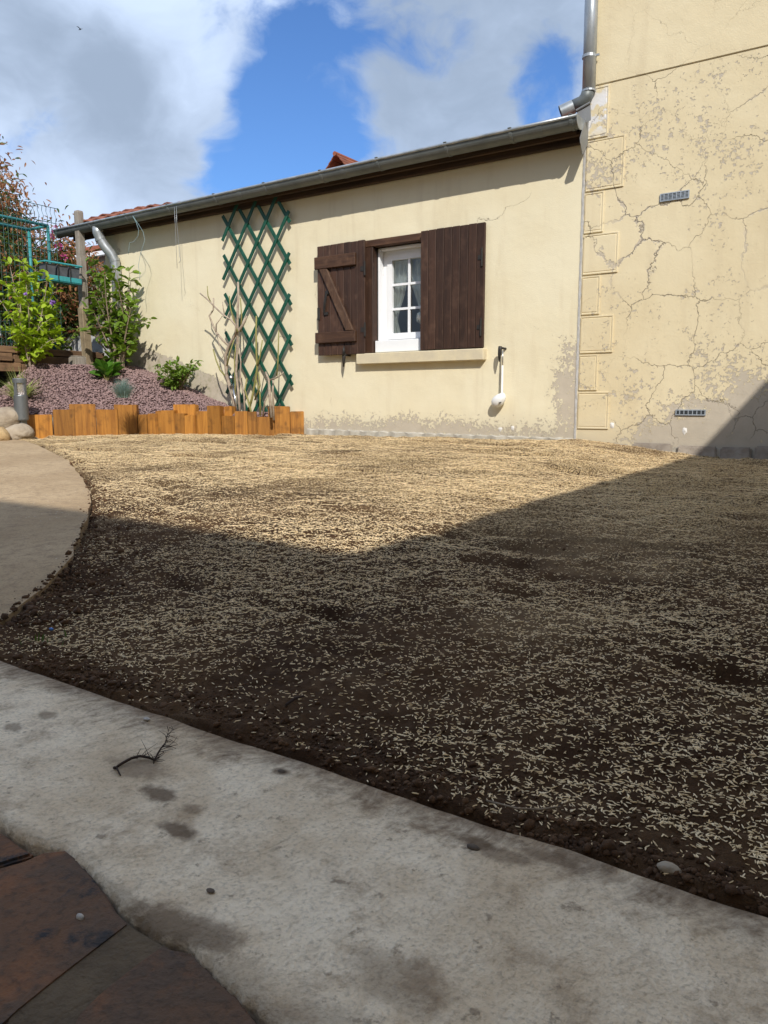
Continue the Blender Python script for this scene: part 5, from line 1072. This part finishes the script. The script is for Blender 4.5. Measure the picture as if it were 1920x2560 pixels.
shrub('ground_cover_shrub', 'small pale green leafy plant between the white garden wall and the boards', (-8.15, 5.35, 0.95), (-8.1, 5.3, 1.35), (0.25, 0.36, 0.22), 16, 420, 0.06, 'shrub_leaf', 'stem_green', 0.25, 0, 0.006)
shrub('leafy_climber', 'dark leafed climber on the wire fence under the planter tray', (-7.98, 5.0, 0.95), (-7.95, 5.05, 1.55), (0.10, 0.25, 0.42), 12, 160, 0.06, 'dark_leaf', 'bark', 0.25, 0, 0.006)

# ------------------------------------------------------------------ small far and loose things
cp = at_y(868, 405, 8.1); cap = thing('tiled_chimney_cap', 'small gabled terracotta tile cap of a chimney showing above the gutter', 'chimney', (cp.x, 8.1, 3.0))
mb = MB(); hw = 0.17; zz = cp.z
mb.box(cp.x-.13, cp.x+.13, 7.95, 8.4, 2.9, zz-.14); part('stack', mb, 'plain_paint', cap)
for s_ in (-1, 1):
    for r in range(3):
        u0, u1 = 0.02+r*.085, 0.02+r*.085+.10; xa, za = cp.x+s_*u0*.55, zz+.03-u0*.6; xb, zb = cp.x+s_*u1*.55, zz+.03-u1*.6+.012
        for k in range(4): ya = 7.86+k*.15; mb = MB(); mb.prism([(xa, ya, za), (xb, ya, zb), (xb, ya, zb+.022), (xa, ya, za+.022)], (0, .145, 0)); part('tile', mb, 'terracotta', cap, bevel=.003)
mb = MB(); mb.tube([(cp.x, 7.84, zz+.035), (cp.x, 8.46, zz+.035)], 0.028, 8); part('ridge_tile', mb, 'terracotta', cap)
simple('root', (0.055, 0.032, 0.022), (0.03, 0.018, 0.013), 60, 0.9, 0.8, 150, 0.003)
def gk(px, py, h=0.02): v = at_g(px, py); return Vector((v.x, v.y, v.z+h))
P = [gk(290, 1958, .019), gk(305, 1948, .0195), gk(330, 1937, .021), gk(352, 1933, .022), gk(375, 1934, .0205), gk(388, 1938, .019), gk(396, 1925, .021), gk(404, 1915, .023), gk(414, 1907, .024), gk(419, 1890, .026), gk(426, 1874, .030)]
tw = thing('root_twig', 'dry dark root with fine rootlets lying on the pale concrete', 'twig', tuple(P[4])); mb = MB(); mb.tube(P, [.0014, .0017, .0017, .0016, .0016, .0014, .0012, .0010, .0008, .0005, .0003], 7); part('stem', mb, 'root', tw, smooth=True)
mb = MB(); mb.tube([P[0], gk(287, 1955, .018)], .0018, 6); mb.tube([gk(293, 1957, .019), gk(303, 1975, .018)], [.0013, .0008], 6); part('broken_end', mb, 'root', tw)
mb = MB()
for i in range(34):
    k = random.randint(2, 9); a = P[k].lerp(P[min(k+1, 10)], random.random()); d_ = Vector((random.uniform(-.5, 1), random.uniform(-.2, 1), random.uniform(-.3, .5))).normalized()*random.uniform(.006, .026)
    mid_ = a+d_*.5+Vector((random.uniform(-1, 1), random.uniform(-1, 1), random.uniform(-1, 1)))*.005; e_ = a+d_; e_.z = max(e_.z, float(gz(e_.x, e_.y))+.021); mb.tube([a, mid_, e_], [.0005, .0004, .0002], 4, cap=False)
tag(part('rootlets', mb, 'root', tw, fixn=False), kind='stuff')
simple('shell', (0.60, 0.56, 0.50), (0.35, 0.32, 0.28), 200, 0.6); simple('pebble', (0.13, 0.10, 0.075), (0.08, 0.06, 0.045), 100, 0.9)
def flake(px, py, r, mat, name, label, cat, sq=.3, h=.017):
    c = gk(px, py, h+r*sq*.6); iv, jf = ico_verts(2); mb = MB(); mb.add([c+Vector((v[0]*r*random.uniform(.85, 1.1), v[1]*r*.6*random.uniform(.85, 1.1), v[2]*r*sq)) for v in iv], [tuple(f) for f in jf]); return single(name, mb, mat, (c.x, c.y, c.z-r*sq), label, cat, smooth=True)
flake(368, 1829, .0065, 'shell', 'shell_fragment', 'small grey shell fragment on the concrete between the twig and the soil', 'shell')
flake(203, 2333, .0045, 'shell', 'shell_fragment', 'tiny round snail shell lying on the brown flagstone', 'shell', .6, .0135)
flake(705, 1968, .006, 'pebble', 'pebble', 'dark pebble in a damp stain on the pale concrete', 'pebble', .5)
flake(528, 2272, .005, 'pebble', 'dead_leaf', 'small dark dead leaf scrap on the pale concrete', 'leaf', .2)
flake(1182, 2163, .007, 'pebble', 'pebble', 'flat dark pebble in the brown stain near the soil edge', 'pebble', .4)
flake(1670, 2222, .011, 'boulder', 'pebble', 'tan pebble half sunk in the soil edge beside the kerb', 'pebble', .5)
simple('blue_plastic', (0.05, 0.18, 0.50), (0.04, 0.13, 0.40), 60, 0.4); flake(130, 1601, .006, 'blue_plastic', 'plastic_scrap', 'bright blue plastic scrap on the soil by the path corner', 'litter', .5, .02)
# a stick half buried in the soil
a, b2 = gk(715, 1800, .022), gk(760, 1783, .026); mb = MB(); mb.tube([a, a.lerp(b2, .5)+Vector((0, 0, .003)), b2], [.0018, .0022, .0014], 6); single('stick', mb, 'root', tuple(a), 'thin dark stick lying among the grass seed', 'stick')
a = [gk(1215, 2045, .02), gk(1290, 2070, .022), gk(1345, 2078, .024), gk(1400, 2066, .022)]; mb = MB(); mb.tube(a, .0011, 6); single('stick', mb, 'bark', tuple(a[0]), 'long thin bent straw lying along the soil edge of the kerb', 'stick', smooth=True)
wd_ = gk(105, 1618, .008); wt = tuft('weed', 'tiny green weed sprouting where the soil corner meets the concrete', wd_, 14, 0.018, 1.0, 'dark_leaf', 0.003, 0.3); wt['category'] = 'weed'
# bird
bp = Vector(_c + ray(201, 73)*42.0); simple('feather', (0.03, 0.03, 0.035), (0.05, 0.05, 0.055), 4, 0.7)
bird = thing('bird', 'small dark bird gliding in front of the clouds', 'bird', tuple(bp)); mb = MB(); iv, jf = ico_verts(2)
vs = [bp+Vector((v[0]*.10*(1-.35*max(0, v[0])), v[1]*.032, v[2]*.035)) for v in iv]; mb.add(vs, [tuple(f) for f in jf]); o_ = len(mb.v)
for s_ in (-1, 1): mb.add([bp+Vector(q) for q in ((.045, s_*.02, .01), (-.03, s_*.02, .01), (-.05, s_*.12, .07), (-.09, s_*.20, .10), (.0, s_*.13, .085))], [(0, 1, 2, 4), (4, 2, 3)])
mb.add([bp+Vector(q) for q in ((-.08, -.012, 0), (-.08, .012, 0), (-.16, .03, 0), (-.16, -.03, 0))], [(0, 1, 2, 3)]); part('body', mb, 'feather', bird, fixn=False)
